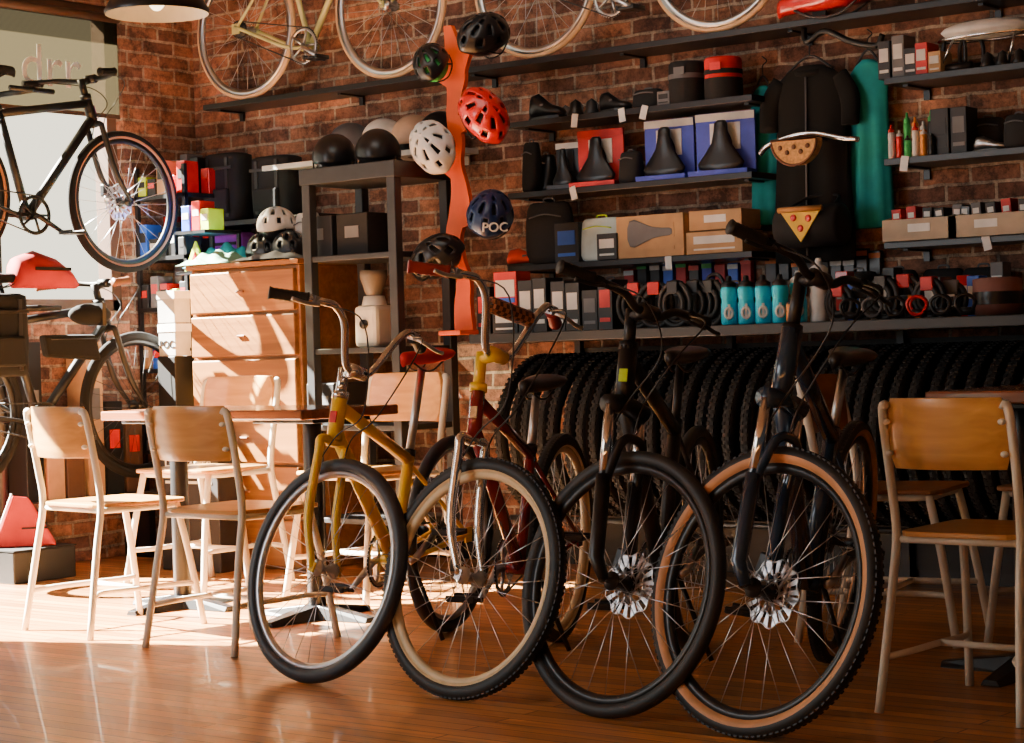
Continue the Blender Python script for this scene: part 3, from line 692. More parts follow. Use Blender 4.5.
def folded_tire(u,v0,v1,z,y,label='folded black bicycle tire bundled in a paper band'):
    x,s=S_(u,y,z); H=(v1-v0)*s; r=H/2
    E=empty('tire_bundle',(x,y,z),label,'tire',rot=random.uniform(-.3,.3),group='folded tires')
    g=G()
    for k,(rr,yy) in enumerate([(1,.0),(.8,.012),(.62,-.01)]):
        pts=[(rr*r*.8*math.cos(2*pi*i/24),yy,r+rr*r*math.sin(2*pi*i/24)*.94) for i in range(24)]
        g.tube(pts,.011,8,0,True)
    mk('rubber_loop',g,BLK,E)
    mk('paper_band',G().box((0,0,r*1.72),(.05,.045,.05)),random.choice(MATS_BOX[1:4]),E,None,.004)
    return E
def tag(u,z,label='small white paper price tag'):
    y=BW-.25-.006; x=ux(u,y,z)
    topobj('price_tag',G().box((0,0,-.03),(.032,.0015,.05)).box((0,0.003,-.004),(.03,.006,.012)),WHT,label,'tag',TR(x,y,z+.002,0,0,random.uniform(-.3,.3)),'price tags')
def light_(u,v0,v1,z,y=YF,m=BLKP,label='small black bicycle lamp on the shelf'):
    x,s=S_(u,y,z); H=(v1-v0)*s
    E=empty('bicycle_lamp',(x,y,z),label,'lamp',rot=random.uniform(-.5,.5))
    mk('lamp_body',G().lathe([(.001,0),(H*.45,0),(H*.5,.01),(H*.35,H*.4),(H*.3,H*.8),(.001,H)],16),m,E)
    mk('lamp_strap',G().tube([(H*.38*math.cos(2*pi*i/16),H*.1,H*.5+H*.3*math.sin(2*pi*i/16)) for i in range(16)],.004,5,0,True),GRY,E)
    return E
def shoe(u0,u1,v0,v1,z,m,y=YF,label='black cycling shoe on the shelf'):
    uc=(u0+u1)/2; x,s=S_(uc,y,z); L=(u1-u0)*s/.79; H=(v1-v0)*s
    R=[]
    for t,w,h in((0,.2,.5),(.08,.36,.95),(.25,.36,1),(.42,.38,.75),(.6,.46,.5),(.8,.48,.4),(.94,.36,.3),(1,.12,.15)):
        R.append([V((-L/2+L*t,L*.36*w*math.cos(a)*1.1,H*.12+H*.88*h*(.5+.5*math.sin(a)))) for a in [2*pi*k/12 for k in range(12)]])
    E=topobj('cycling_shoe',G().rings(R,0),m,label,'shoe',TR(x,y,z,random.uniform(-.3,.3)))
    mk('sole',G().prism([(-L/2,-.02),(-L*.3,-.035),(L*.2,-.045),(L*.47,-.03),(L*.5,0),(L*.47,.03),(L*.2,.045),(-L*.3,.035),(-L/2,.02)],H*.14),BLKP,E,None,.002)
    mk('shoe_strap',G().box((-L*.05,0,H*.55),(L*.1,L*.30,.01)),GRY,E,None,.002)
    return E
def ulock(u,y,z,h,label='black steel u lock'):
    x,s=S_(u,y,z); H=h*s
    E=empty('bicycle_lock',(x,y,z),label,'lock',rot=random.uniform(-.3,.3),group='u locks')
    mk('shackle',G().tube(cat_rom([(-.045,0,.03),(-.045,0,H*.7),(-.03,0,H*.93),(0,0,H),(.03,0,H*.93),(.045,0,H*.7),(.045,0,.03)],4),.008,8),BLKP,E)
    mk('crossbar',G().tube([(-.07,0,.018),(.07,0,.018)],.018,12),BLKP,E)
    return E
def coil(u,y,z,r,m,label='coiled cable lock on the counter'):
    x,s=S_(u,y,z)
    pts=[(r*(1+.08*math.sin(3*t))*math.cos(t),.02*math.sin(t*.5),r+.012+r*math.sin(t)) for t in [2*pi*3*k/72 for k in range(73)]]
    E=topobj('cable_lock',G().tube(pts,.006,6),m,label,'lock',TR(x,y,z,random.uniform(-.4,.4)),'cable locks')
    mk('lock_head',G().tube([(-.02,0,.018),(.03,0,.018)],.014,10),BLKP,E); return E
z1,z2,z3=ZS
shoe(530,566,84,112,z1,BLKP); light_(576,92,110,z1); light_(592,93,110,z1,m=DGR); shoe(600,632,84,106,z1,BLKP,label='black cycling shoe beside small lamps')
light_(566,96,112,z1,m=GRY,y=7.0); pouch(636,662,84,103,z1); light_(613,92,108,z1,y=7.02); carton(0,88,102,z1,u0=664,u1=676,m=3)
for u_,z_ in((575,z1),(621,z1),(645,z1),(572,z2),(668,z3),(905,z2),(985,z3)): tag(u_,z_)
for uc,mm in((688,BLKC),(724,REDC)):
    x,s=S_(uc,6.93,z1); 
    E=empty('saddle_roll_bag',(x,6.93,z1),('black' if mm is BLKC else 'red and black')+' roll bag standing on the shelf','bag')
    mk('roll_body',G().lathe([(.001,0),(.07,0),(.076,.01),(.076,.16),(.07,.17),(.001,.17)],24),mm,E)
    mk('end_cap',G().lathe([(.078,0),(.078,.085)],24),BLKC,E); mk('roll_strap',G().lathe([(.0785,.10),(.0785,.12)],24),BLKC if mm is REDC else GRY,E)
    mk('reflective_patch',G().box((.01,-.077,.13),(.05,.004,.03)),REDP if mm is REDC else GRY,E)
pouch(526,540,140,190,z2,BLKC,label='tall narrow black pouch on the shelf'); pouch(538,556,150,188,z2,BLKP,y=6.99)
card_saddle(555,577,138,186,z2,y=6.93,m=BLKP,m2=DGR,label='narrow black saddle in dark packaging')
card_saddle(578,620,126,184,z2,m=MATS_BOX[2],m2=WHT,label='black saddle on a red and white display card')
card_saddle(645,690,116,178,z2); card_saddle(698,750,110,174,z2)
pouch(622,642,150,182,z2)
pouch(530,572,196,258,z3,BLKC,label='tall black saddle bag with straps'); carton(0,222,262,z3,u0=562,u1=586,m=1,lm=4)
pouch(584,622,215,258,z3,mat('light_cyan_pack',(.6,.75,.78),.5),trim=HIV,label='white and green tube pack'); carton(0,232,258,z3,u0=604,u1=624,m=1,lm=0,y=6.88)
E=carton(0,212,254,z3,u0=628,u1=694,m=6,lm=6,dep=.16,label='brown cardboard saddle box with printed saddle outline')
saddle(E,GRY,Matrix.Translation((0,-.083,.10))@Matrix.Rotation(pi/2,4,'X')@Matrix.Diagonal((.8,.8,.1,1)),'printed_saddle')
carton(0,228,250,z3,u0=698,u1=752,m=6,lm=0,dep=.16,label='flat brown cardboard box on the shelf'); 
x,s=S_(725,YF,z3+.095); E=topobj('product_box',G().box((0,0,.04),(.24,.16,.08)),CARD,'flat brown cardboard box stacked on another','box',TR(x,YF,z3+.094,.05),None,.002); mk('box_label',G().box((0,-.081,.045),(.1,.002,.03)),WHT,E)
shoe(510,552,248,266,z3,mat('coral_shoe',(.8,.06,.03),.5),label='coral red low shoe on the shelf')
yc0=6.62
for u0_,u1_,v0,v1,mm,lm in((486,500,288,335,1,2),(501,526,312,336,1,0),(527,541,282,334,1,0),(542,556,280,334,1,0),(560,574,282,332,1,0),(575,590,284,332,1,0),(591,606,290,330,1,3),(607,621,280,330,1,2)):
    carton(0,v0,v1,CT,y=yc0,u0=u0_,u1=u1_,m=mm,lm=lm,dep=.12,group='counter boxes',rz=random.uniform(-.08,.08))
x,s=S_(513,yc0,CT+.105)
E=topobj('product_box',G().box((0,0,.075),(.12,.1,.15)),MATS_BOX[2],'colorful red carton stacked on another','box',TR(x,yc0,CT+.108),None,.002); mk('box_label',G().box((0,-.051,.08),(.1,.002,.07)),WHT,E); mk('label_stripe',G().box((0,-.0515,.03),(.1,.002,.02)),BLT,E)
for u in(636,656,676,696,712): folded_tire(u,288,334,CT,yc0-.1+random.uniform(-.03,.03))
for i,u in enumerate((520,550,580,612)): pouch(u-16,u+16,250,300,CT,BLKC,y=yc0+.28,dep=.12,label='black soft gear bag behind cartons',name='gear_bag',group='gear bags')
for u,w in((640,34),(676,36),(706,30),(736,30)): pouch(u-w/2,u+w/2,258,300,CT,BLKC,y=yc0+.26,dep=.12,label='black glove bundle behind folded tires',name='glove_bundle',cat='gloves',group='glove bundles')
for i,u in enumerate((730,747,764,781)): bottle(u,275,324,CT,TEAL2,yc0-.16,'turquoise squeeze bottle with black cap','water bottles',BLKP,17)
bottle(799,270,322,CT,TEAL2,yc0-.10,'turquoise squeeze bottle with white cap','water bottles',WHT,17)
bottle(820,256,320,CT,WHT,yc0-.05,'white squeeze bottle on the counter',None,WHT,20,False)
bottle(791,300,324,CT,mat('amber_can',(.5,.2,.03),.4),yc0-.24,'small amber lubricant bottle',None,BLKP,9,False)
for u in(840,862,884,906,930,952): folded_tire(u,278+random.randint(0,12),322,CT,yc0+random.uniform(-.1,.0))
for u,m_ in((851,BLKP),(873,GRY),(896,BLKP),(918,REDP),(942,BLKP),(966,BLKP)): coil(u,yc0-.19,CT,.032,m_)
rnd=[REDP,BLT,WHT,GRY,BLKP,BLKP,MATS_BOX[5],BLKP,GRY,WHT]
for i,u in enumerate(range(846,1010,12)):
    x,s=S_(u,6.86,CT); h=random.uniform(.08,.2); mm=rnd[i%10]
    E=topobj('product_box',G().box((0,0,h/2),(.05,.07,h)),mm,'small packaged part standing behind folded tires','package',TR(x,6.86,CT,random.uniform(-.3,.3)),'counter packages',.003); mk('box_label',G().box((0,-.036,h*.6),(.04,.002,h*.3)),WHT if mm is not WHT else BLKP,E)
for u in(860,900,945,985): pouch(u-18,u+18,250,300,CT,BLKC,y=7.0,dep=.1,label='black folded garment standing by the wall',name='folded_garment',cat='clothing',group='folded garments')
x,s=S_(998,yc0,CT); E=topobj('tape_roll',G().lathe([(.06,0),(.085,.005),(.085,.13),(.06,.135),(.045,.13),(.045,.005)],28,0,None,True),mat('mauve_roll',(.26,.11,.09),.6),'wide brown roll of tape on the counter','tape',TR(x,yc0,CT))
mk('roll_band',G().lathe([(.0865,.04),(.0865,.085)],28),BLKP,E)
for u in(716,): ulock(u,yc0+.13,CT,52)
for i,u in enumerate(range(628,752,13)):
    x,s=S_(u,7.06,1.2); E=topobj('hanging_pack',G().box((0,0,0),(.05,.03,.12)),random.choice([BLKP,BLKP,MATS_BOX[1],GRY,BLUE,MATS_BOX[2],BLT]),'small packaged bicycle part hung on the wall','package',TR(x,7.083,1.235+random.uniform(-.02,.01)),'hanging packs',.004)
    mk('pack_header',G().box((0,-.016,.045),(.05,.002,.02)),random.choice([WHT,REDP,GRN,WHT]),E)
for i,u in enumerate(range(770,884,13)):
    x,s=S_(u,7.06,1.2); E=topobj('hanging_pack',G().box((0,0,0),(.05,.03,.14)),random.choice([BLKP,BLKP,GRY]),'small packaged bicycle part hung on the wall','package',TR(x,7.083,1.24+random.uniform(-.05,.03)),'hanging packs',.004)
    mk('pack_header',G().box((0,-.016,.05),(.05,.002,.02)),random.choice([WHT,BLKP,MATS_BOX[5]]),E)
for u,v0,v1,k in((890,40,78,1),(904,34,76,3),(916,46,74,1),(927,42,74,2),(940,50,72,6)):
    carton(0,v0,v1,z1,u0=u-5,u1=u+6,m=k,lm=0 if k else 2,y=6.93)
ulock(955,6.93,z1,40); ulock(972,6.98,z1,36)
for u in(988,1003,1020): light_(u,48,64,z1,6.90)
cols=[WHT,REDP,GRN,WHT,mat('orange_plastic',(.85,.3,.03),.4),BLKP]
for i,u in enumerate((892,900,908,916,924,932)):
    bottle(u,124+(i%3)*6,158,z2,cols[i%6],6.87,'small lubricant bottle with colored cap','lubricant bottles',cols[(i*2+1)%6],7,False)
for i,u in enumerate((908,916,924,932)):
    bottle(u,108+(i%3)*5,156,z2,cols[(i+2)%6],6.99,'tall lubricant bottle with colored cap','lubricant bottles',cols[(i*2+2)%6],7,False)
carton(0,108,154,z2,u0=938,u1=954,m=1,lm=1,y=6.93); carton(0,108,154,z2,u0=958,u1=972,m=1,lm=3,y=6.93)
shoe(978,1008,132,148,z2,ALU,label='silver brake lever set on the shelf'); pouch(1008,1032,112,146,z2); pouch(975,1003,112,148,z2,y=7.02)
def tray(u0,u1,v0,v1,z):
    x,s=S_((u0+u1)/2,6.91,z); W=(u1-u0)*s/.79; H=(v1-v0)*s*.62; D=.2
    g=G(); t=.004
    g.box((0,0,t/2),(W,D,t)); g.box((0,-D/2,H*.35),(W,t,H*.7)); g.box((0,D/2,H/2),(W,t,H))
    for s_ in(-1,1): g.prism([(-D/2,0),(D/2,0),(D/2,H),(-D/2,H*.7)],t,0,Matrix.Translation((s_*W/2-t/2,0,0))@Matrix(((0,0,1,0),(1,0,0,0),(0,1,0,0),(0,0,0,1))))
    E=topobj('storage_tray',g,mat('kraft_tray',(.5,.42,.32),.8),'open pale kraft tray filled with small parts','tray',TR(x,6.91,z),'kraft trays')
    mk('tray_label',G().box((0,-D/2-.003,H*.4),(W*.3,.002,.03)),WHT,E)
    for k in range(5):
        cx_=x-W/2+W*(k+.5)/5
        E=topobj('part_packet',G().box((0,0,H*.5),(W*.13,.12,H*random.uniform(.8,1.15))),random.choice([MATS_BOX[1],MATS_BOX[1],MATS_BOX[3],GRY,BLKP,MATS_BOX[2]]),'small packaged part standing in a kraft tray','package',TR(cx_,6.93,z+.012,0,0,random.uniform(-.1,.1)),'tray packets',.002)
        mk('packet_label',G().box((0,-.061,H*.75),(W*.08,.002,.02)),WHT,E)
tray(900,963,185,234,z3); tray(966,1030,180,230,z3)
x=ux(828,6.9,2.25)
o=saddle(None,REDP,TR(x,6.9,2.205+.07,pi),'bicycle_saddle',1.55); meta(o,'glossy red vintage saddle on the high rail','saddle')
a1=PY(806,44,6.95)
o=topobj('wall_hook',G().tube(cat_rom([(0,.1,.1),(0,0,.08),(.03,-.05,0),(.12,-.06,.03),(.22,-.05,-.02),(.33,-.05,-.05),(.36,-.05,-.01)],5),.012,8).box((0,.12,.1),(.06,.02,.1)),DBM,'black curved bicycle wall hook arm','hook',Matrix.Translation((a1.x,6.95,a1.z)))
E=empty('luggage_rack',(S_(990,6.93,1.94)[0],6.93,2.075),'white topped chrome rear luggage rack on the wall','rack')
mk('rack_plate',G().ell((0,-.02,0.005),(.18,.09,.035),24,8),WHT,E)
mk('rack_rail',G().tube([(.2*math.cos(2*pi*i/24),.08*math.sin(2*pi*i/24),-.02) for i in range(24)],.006,6,0,True),CHR,E)
mk('rack_struts',G().tube([(-.12,-.04,-.015),(-.2,-.02,-.137)],.005,6).tube([(.12,-.04,-.015),(.08,-.02,-.137)],.005,6),CHR,E)
def garment(u0,u1,v0,v1,y,m,label,name='cycling_jersey',dep=.06,sleeves=True):
    pa=PY((u0+u1)/2,v0,y); pb=PY((u0+u1)/2,v1,y); x=pa.x; s=proj(pa)[2]/F; W=(u1-u0)*s/.79/2; H=pa.z-pb.z
    R=[]
    for t,k in((0,.22),(.03,.5),(.09,.8),(.22,.74),(.35,.74),(.6,.8),(.9,.86),(1,.84)):
        R.append([V((W*k*math.cos(a),dep*(.5+.5*t)*math.sin(a)*(1+.35*math.cos(7*a)*t),-H*t)) for a in [2*pi*q/28 for q in range(28)]])
    E=topobj(name,G().rings(R,0),m,label,'clothing',TR(x,y,pa.z))
    if sleeves:
        for s_ in(-1,1):
            mk('sleeve',G().tube(cat_rom([(s_*W*.6,0,-H*.07),(s_*W*.84,-.01,-H*.18),(s_*W*.86,-.02,-H*.32)],5),[.045]*6+[.044,.043,.042,.041,.04],12,0,False,None,.6),m,E)
        mk('front_zipper',G().tube([(0,-dep*.62,-H*.06),(0,-dep*.85,-H*.5),(0,-dep*1.05,-H*.97)],.004,5),GRY,E)
        mk('collar',G().tube([(W*.28*math.cos(2*pi*k/16),.03*math.sin(2*pi*k/16),-.02+.015*math.sin(2*pi*k/16)) for k in range(16)],.014,8,0,True),m,E)
    mk('hanger',G().tube(cat_rom([(-W*.5,0,-.02),(0,0,.04),(W*.5,0,-.02)],5),.005,6).tube(cat_rom([(0,0,.04),(0,0,.08),(.02,0,.1),(.0,0,.12)],5),.003,6),BLKP,E)
    return E
garment(768,852,66,262,6.98,DBL,'black cycling jersey hanging against the brick wall')
garment(846,890,60,228,7.03,TEAL,'teal cycling jacket hanging against the brick wall','cycling_jacket',.05,False)
garment(748,778,86,225,7.05,TEAL,'narrow teal garment hanging against the wall','cycling_jacket',.03,False)
hp=PY(805,140,6.78)
E=empty('spare_handlebar',hp,'chrome swept handlebar with a small tan bag','handlebar')
mk('bar_tube',G().tube(cat_rom([(-.19,-.02,-.04),(-.15,-.02,-.01),(-.05,0,.02),(.05,0,.02),(.17,-.02,-.01),(.24,-.02,-.02)],6),.011,10),CHR,E)
mk('bar_mount',G().tube([(0,0,.02),(0,.31,.02)],.012,8),BLKM,E)
hb=empty('handlebar_bag',hp+V((-.01,-.02,-.0)),'tan waffle patterned half round handlebar bag','bag')
hc=[(.10*math.cos(a),.10*math.sin(a)) for a in [-pi*k/14 for k in range(15)]]
mk('bag_body',G().prism(hc[::-1],.05,0,Matrix.Rotation(pi/2,4,'X')),TANF,hb,None,.006)
mk('bag_trim',G().tube([(p[0],-.05,p[1]) for p in hc],.005,6,0,True),BRWN,hb)
g=G()
for i in range(5): g.ell((-.06+.03*i,-.052,-.03-.02*(i%2)),(.01,.004,.01),8,6)
mk('bag_studs',g,BRWN,hb)
pz=PY(812,226,6.83)
pb_=empty('pizza_bag',pz,'black handlebar bag printed with a pizza slice','bag')
mk('bag_body',G().tube([(-.14,0,0),(-.13,0,0),(.13,0,0),(.14,0,0)],[.06,.082,.082,.06],20),BLKC,pb_)
mk('pizza_slice',G().prism([(-.09,.06),(.09,.06),(.0,-.065)],.006,0,Matrix.Translation((0,-.084,0))@Matrix.Rotation(pi/2,4,'X')),mat('pizza_yellow',(.9,.55,.03),.6),pb_)
mk('pizza_crust',G().tube([(-.095,-.09,.062),(.095,-.09,.062)],.011,8),mat('crust_brown',(.45,.2,.05),.6),pb_)
g=G()
for px,pz_ in((-.03,.03),(.035,.025),(0,-.012)): g.ell((px,-.091,pz_),(.014,.004,.014),10,6)
mk('pepperoni',g,REDP,pb_)
mk('bag_strap',G().tube(cat_rom([(-.1,0,.075),(-.06,.1,.12),(.06,.1,.12),(.1,0,.075)],5),.006,6),BLKC,pb_)
# ---------------- helmet tree ----------------
yT=6.55
def tp(u,v): return PY(u,v,yT)
trunk=[(449,26,5),(453,45,9),(457,75,13),(456,95,10),(454,115,8),(457,140,9),(457,165,8),(461,190,11),(461,212,14),(455,235,10),(459,258,8),(465,280,9),(464,305,11),(466,335,13)]
g=G(); R=[]
pp=[tp(u,v) for u,v,w in trunk]
base=V((pp[-1].x,yT,CT))
TP=cat_rom([V((p.x,w,p.z)) for (u,v,w),p in zip(trunk,pp)],4)
for q0 in TP:
    wx=q0.y*.0040; zz=max(q0.z,CT)
    q=V((q0.x-base.x,0,zz-CT))
    R.append([q+V((-wx,-.012,0)),q+V((wx,-.012,0)),q+V((wx,.012,0)),q+V((-wx,.012,0))])
R[-1]=[V((v_.x,v_.y,0)) for v_ in R[-1]]
g.rings(R,0,False,True,False)
for a,b,c in(((456,80),(466,52),(484,22)),((455,80),(440,72),(424,52)),((454,128),(470,118),(484,96)),((457,170),(444,162),(428,146)),((460,218),(478,214),(494,196)),((458,262),(446,262),(434,246))):
    P3=[tp(*q)-base for q in(a,b,c)]; P3=cat_rom(P3,4); RR=[]
    for i,q in enumerate(P3):
        t=(P3[min(i+1,len(P3)-1)]-P3[max(i-1,0)]).normalized(); s_=V((-t.z,0,t.x))*(.034*(1-i/len(P3))+.012)
        RR.append([q-s_+V((0,-.0115,0)),q+s_+V((0,-.0115,0)),q+s_+V((0,.0115,0)),q-s_+V((0,.0115,0))])
    g.rings(RR,0,False,True,False)
TE=empty('helmet_stand',base,'orange tree shaped board displaying bicycle helmets','stand')
T=mk('trunk_board',g,ORG,TE)
mk('stand_foot',G().box((0,0,.01),(.12,.22,.02)),ORG,TE,None,.004)
def hm(u,v,m,label,rz,tilt,spin=0,s=1.0,**k):
    p=PY(u,v,yT-.12); return helmet(Matrix.Translation(p)@Matrix.Rotation(rz,4,'Z')@Matrix.Rotation(tilt,4,'X')@Matrix.Rotation(spin,4,'Z'),m,label,s,**k)
hm(484,36,BLKP,'black bicycle helmet on the orange stand',.9,.7,.6,.85)
hm(432,64,BLKP,'black and green bicycle helmet on the orange stand',-.2,.7,2.2,.75,vm=GRN)
hm(484,116,REDP,'glossy red vented bicycle helmet on the orange stand',.9,1.1,-1.1,.88)
hm(433,147,WHT,'white vented bicycle helmet on the orange stand',.1,1.1,2.2,.9)
h=hm(490,216,NVH,'navy blue bicycle helmet with white lettering',.9,.5,1.2,.92)
text('POC',.058,WHT,h,Matrix.Rotation(-1.2,4,'Z')@Matrix.Translation((-.015,-.166,.02))@Matrix.Rotation(-.25,4,'X')@FRONT,.006)
hm(438,258,BLKP,'black bicycle helmet low on the orange stand',-.3,.8,.8,.85)
# ---------------- metal rack with grinder ----------------
x0,x1,y0,y1=-6.05,-5.52,6.3,6.68; zt=1.76
E=empty('metal_rack',((x0+x1)/2,(y0+y1)/2,0),'tall gray metal rack with helmets on top','rack')
w=x1-x0; d=y1-y0
for sx in(-1,1):
    for sy in(-1,1):
        mk('post',G().box((sx*(w/2-.02),sy*(d/2-.02),zt/2),(.045,.045,zt)),DGR,E,None,.004)
for z,t in((zt,.07),(.25,.025),(.65,.025),(.98,.025),(1.38,.025)):
    q=.02 if t>.05 else -.01
    mk('rack_shelf',G().box((0,0,z-t/2),(w+q,d+q,t)),DGR,E,None,.004)
TH=mat('beige_helmet',(.65,.42,.28),.4)
for u,lb in((335,'black smooth helmet on the metal rack'),(378,'black rounded helmet on the metal rack')):
    x=ux(u,6.48,zt+.05); helmet(TR(x,6.48,zt+.055,-1),BLKP,lb,.95,smooth=True)
for z_,u_ in ((1.38,330),(1.38,365),(.65,335)):
    x=ux(u_,6.45,z_); o=topobj('storage_box',G().box((0,0,.09),(.18,.2,.18)),MATS_BOX[1] if u_<350 else BLKC,'dark box on the metal rack shelf','box',TR(x,6.47,z_),None,.005); mk('box_label',G().box((0,-.101,.1),(.08,.002,.05)),GRY,o)
shw=shelf(262,445,1.87,.24,WHT,lab='white wall shelf carrying helmets')
for u,m_,lb in((350,GRY,'gray rounded helmet on the white shelf'),(383,WHT,'white rounded helmet on the white shelf'),(413,TH,'beige rounded helmet on the white shelf'),(440,BLKP,'black rounded helmet on the white shelf')):
    x=ux(u,6.95,1.95); helmet(TR(x,6.96,1.87+.06,-1.3),m_,lb,.95,smooth=True)
E=empty('coffee_grinder',(ux(372,6.4,1.05),6.42,.98),'cream electric coffee grinder on the metal rack','grinder')
mk('base',G().box((0,0,.09),(.13,.13,.18)),CREAM,E,None,.02)
mk('hopper',G().lathe([(.03,.21),(.06,.30),(.06,.33),(.001,.33)],20),mat('smoky_plastic',(.18,.15,.12),.2),E)
mk('collar',G().lathe([(.055,.18),(.045,.22),(.001,.22)],20),CREAM,E)
mk('dial',G().lathe([(.001,0),(.02,0),(.02,.012),(.001,.012)],16,0,Matrix.Translation((0,-.066,.1))@Matrix.Rotation(pi/2,4,'X')),BLKP,E)
# ---------------- drawer cabinet ----------------
cx0,cx1,cy0,cy1,cz=-6.86,-6.17,6.38,6.78,1.36
E=empty('drawer_cabinet',((cx0+cx1)/2,(cy0+cy1)/2,0),'varnished wooden drawer cabinet catching sunlight','cabinet')
w=cx1-cx0; d=cy1-cy0
mk('body',G().box((0,.01,cz/2),(w,d,cz)),DRAW,E,None,.006)
mk('cabinet_top',G().box((0,0,cz+.012),(w+.03,d+.03,.024)),DRAW,E,None,.004)
zz=cz-.01
for h in(.2,.2,.24,.24,.24,.22):
    dr=mk('drawer',G().box((0,-d/2-.002,zz-h/2),(w-.03,.03,h-.014)),DRAW,E,None,.006)
    mk('handle',G().box((0,-d/2-.022,zz-h*.5),(.05,.010,.012)),BRWN,dr,None,.004)
    zz-=h
zc=cz+.024
def cloth(u0,u1,v0,v1,z,y,m,label):
    uc=(u0+u1)/2; x,s=S_(uc,y,z); W=(u1-u0)*s/.79/2; H=(v1-v0)*s; g=G(); vs=[];fs=[]
    n1,n2=22,10
    for j in range(n2+1):
        for i in range(n1+1):
            a=i/n1*2-1; b=j/n2*2-1
            env=max(0,(1-a*a))**.5*max(0,1-b*b)**.5
            vs.append((a*W,b*.12,H*env*(.65+.35*math.sin(7*a+2*b)*math.cos(4*b+3*a))))
    for j in range(n2):
        for i in range(n1): q=j*(n1+1)+i; fs.append((q,q+1,q+n1+2,q+n1+1))
    g.add(vs,fs); return topobj('folded_cloth',g,m,label,'cloth',TR(x,y,z+.002),None,0,1)
cloth(190,242,243,260,zc,6.47,mat('pale_mint_cloth',(.22,.40,.27),.8),'crumpled pale mint fabric on the cabinet')
cloth(196,252,234,262,zc,6.66,mat('teal_cloth',(.008,.28,.42),.8),'crumpled teal fabric on the cabinet')
cloth(244,300,246,256,zc,6.42,GRY,'crumpled gray fabric on the cabinet')
for u,y_,z_,m_,lb in((264,6.56,zc+.05,BLKP,'black vented helmet on the cabinet'),(290,6.56,zc+.05,DGR,'dark gray vented helmet on the cabinet'),(277,6.58,zc+.165,WHT,'white and black helmet stacked on others')):
    x=ux(u,y_,z_); helmet(TR(x,y_,z_,-1+random.uniform(-.5,.5)),m_,lb,.80)
zk=1.62
shelf(203,318,zk,.26,lab='small black corner shelf on the brick wall')
x=ux(229,6.95,1.7); roundbag('pannier',.27,.15,.34,BLKC,'large black pannier bag on the corner shelf','bag',TR(x,6.95,zk))
x=ux(278,6.95,1.7); roundbag('backpack',.27,.15,.30,BLKC,'black backpack standing on the corner shelf','bag',TR(x,6.95,zk))
shelf(203,318,1.42,.26,lab='lower black corner shelf on the brick wall')
x=ux(234,6.94,1.45); o=topobj('purple_bag',G().box((0,0,.075),(.27,.14,.15)),PURP,'purple fabric bag on the corner ledge','bag',TR(x,6.91,1.42),None,.03); mk('bag_strap',G().box((0,-.072,.09),(.24,.006,.015)),BLKC,o)
x=ux(266,6.94,1.45); helmet(TR(x,6.92,1.47,-1),WHT,'small white helmet on the corner ledge',.6)
pouch(296,322,188,236,zc,WHT,y=6.62,label='white drawstring pouch on the cabinet',dep=.1)
E=empty('corner_rack',(-7.36,6.86,0),'black corner rack with packaged accessories','rack')
for z in(.5,.9,1.2,1.45,1.75): mk('rack_shelf',G().box((0,0,z),(.36,.4,.02)),BLKM,E)
for sx in(-1,1):
    for sy in(-1,1): mk('post',G().box((sx*.17,sy*.19,.95),(.02,.02,1.9)),BLKM,E)
for z in(.51,.91,1.21,1.46,1.76):
    for yy in (6.72,6.88):
        for k in range(5):
            xx=-7.5+.07*k; hh=random.uniform(.08,.17)+(.04 if yy>6.8 else 0)
            cmm=random.choice([MATS_BOX[1],MATS_BOX[1],MATS_BOX[3],GRY,BLKP,HIV,REDP,MATS_BOX[1],CARD,BLT])
            o=topobj('product_box',G().box((0,0,hh/2),(.055,.1,hh)),cmm,'small packaged accessory on the corner rack','package',TR(xx,yy,z,random.uniform(-.1,.1)),'corner rack goods',.003)
            mk('box_label',G().box((0,-.051,hh*.6),(.04,.002,hh*.3)),random.choice([WHT,MATS_BOX[1],REDP]),o)
E=empty('side_rack',(-6.98,6.62,0),'narrow black rack beside the wooden cabinet','rack')
for z in(1.0,1.36,1.55): mk('rack_shelf',G().box((0,0,z),(.2,.24,.015)),BLKM,E)
for sx in(-1,1): mk('post',G().box((sx*.09,.11,.78),(.015,.015,1.56)),BLKM,E)
x=-6.98
o=topobj('safety_triangle',G().prism([(-.075,0),(.075,0),(0,.14)],.01,0,Matrix.Rotation(pi/2,4,'X')),HIV,'yellow green reflective triangle on a narrow rack','reflector',TR(x,6.54,1.37)); mk('triangle_center',G().prism([(-.035,.025),(.035,.025),(0,.09)],.004,0,Matrix.Translation((0,-.01,0))@Matrix.Rotation(pi/2,4,'X')),REDP,o)
for xx_,mm,h_ in((-7.04,BLT,.12),(-6.97,REDP,.14),(-6.91,HIV,.10)):
    o=topobj('product_box',G().box((0,0,h_/2),(.055,.1,h_)),mm,'bright packaged accessory on a narrow rack','package',TR(xx_,6.58,1.558),'bright packages',.003); mk('box_label',G().box((0,-.051,h_*.6),(.04,.002,.03)),WHT,o)
p=PY(181,356,6.5); px_=ux(182,6.5,.95); zl=p.z
for i,tx in enumerate((None,'POC')):
    H=.152; z_=zl+.155 if i==0 else zl
    o=topobj('shoe_box',G().box((0,0,H/2),(.115,.10,H)),mat('carton_offwhite',(.5,.49,.46),.6),'white carton stacked beside the cabinet','box',TR(px_,6.46,z_+.001),'white cartons',.003)
    mk('box_lid',G().box((0,0,H*.87),(.121,.106,H*.24)),WHT,o)
    if tx: text(tx,.05,BLKP,o,Matrix.Translation((0,-.052,H*.35))@FRONT)
o=topobj('product_box',G().box((0,0,zl/2),(.12,.12,zl)),DBM,'tall black carton standing on the floor','box',TR(px_,6.46,0),None,.004); mk('box_label',G().box((0,-.061,zl*.7),(.08,.002,.1)),GRY,o)
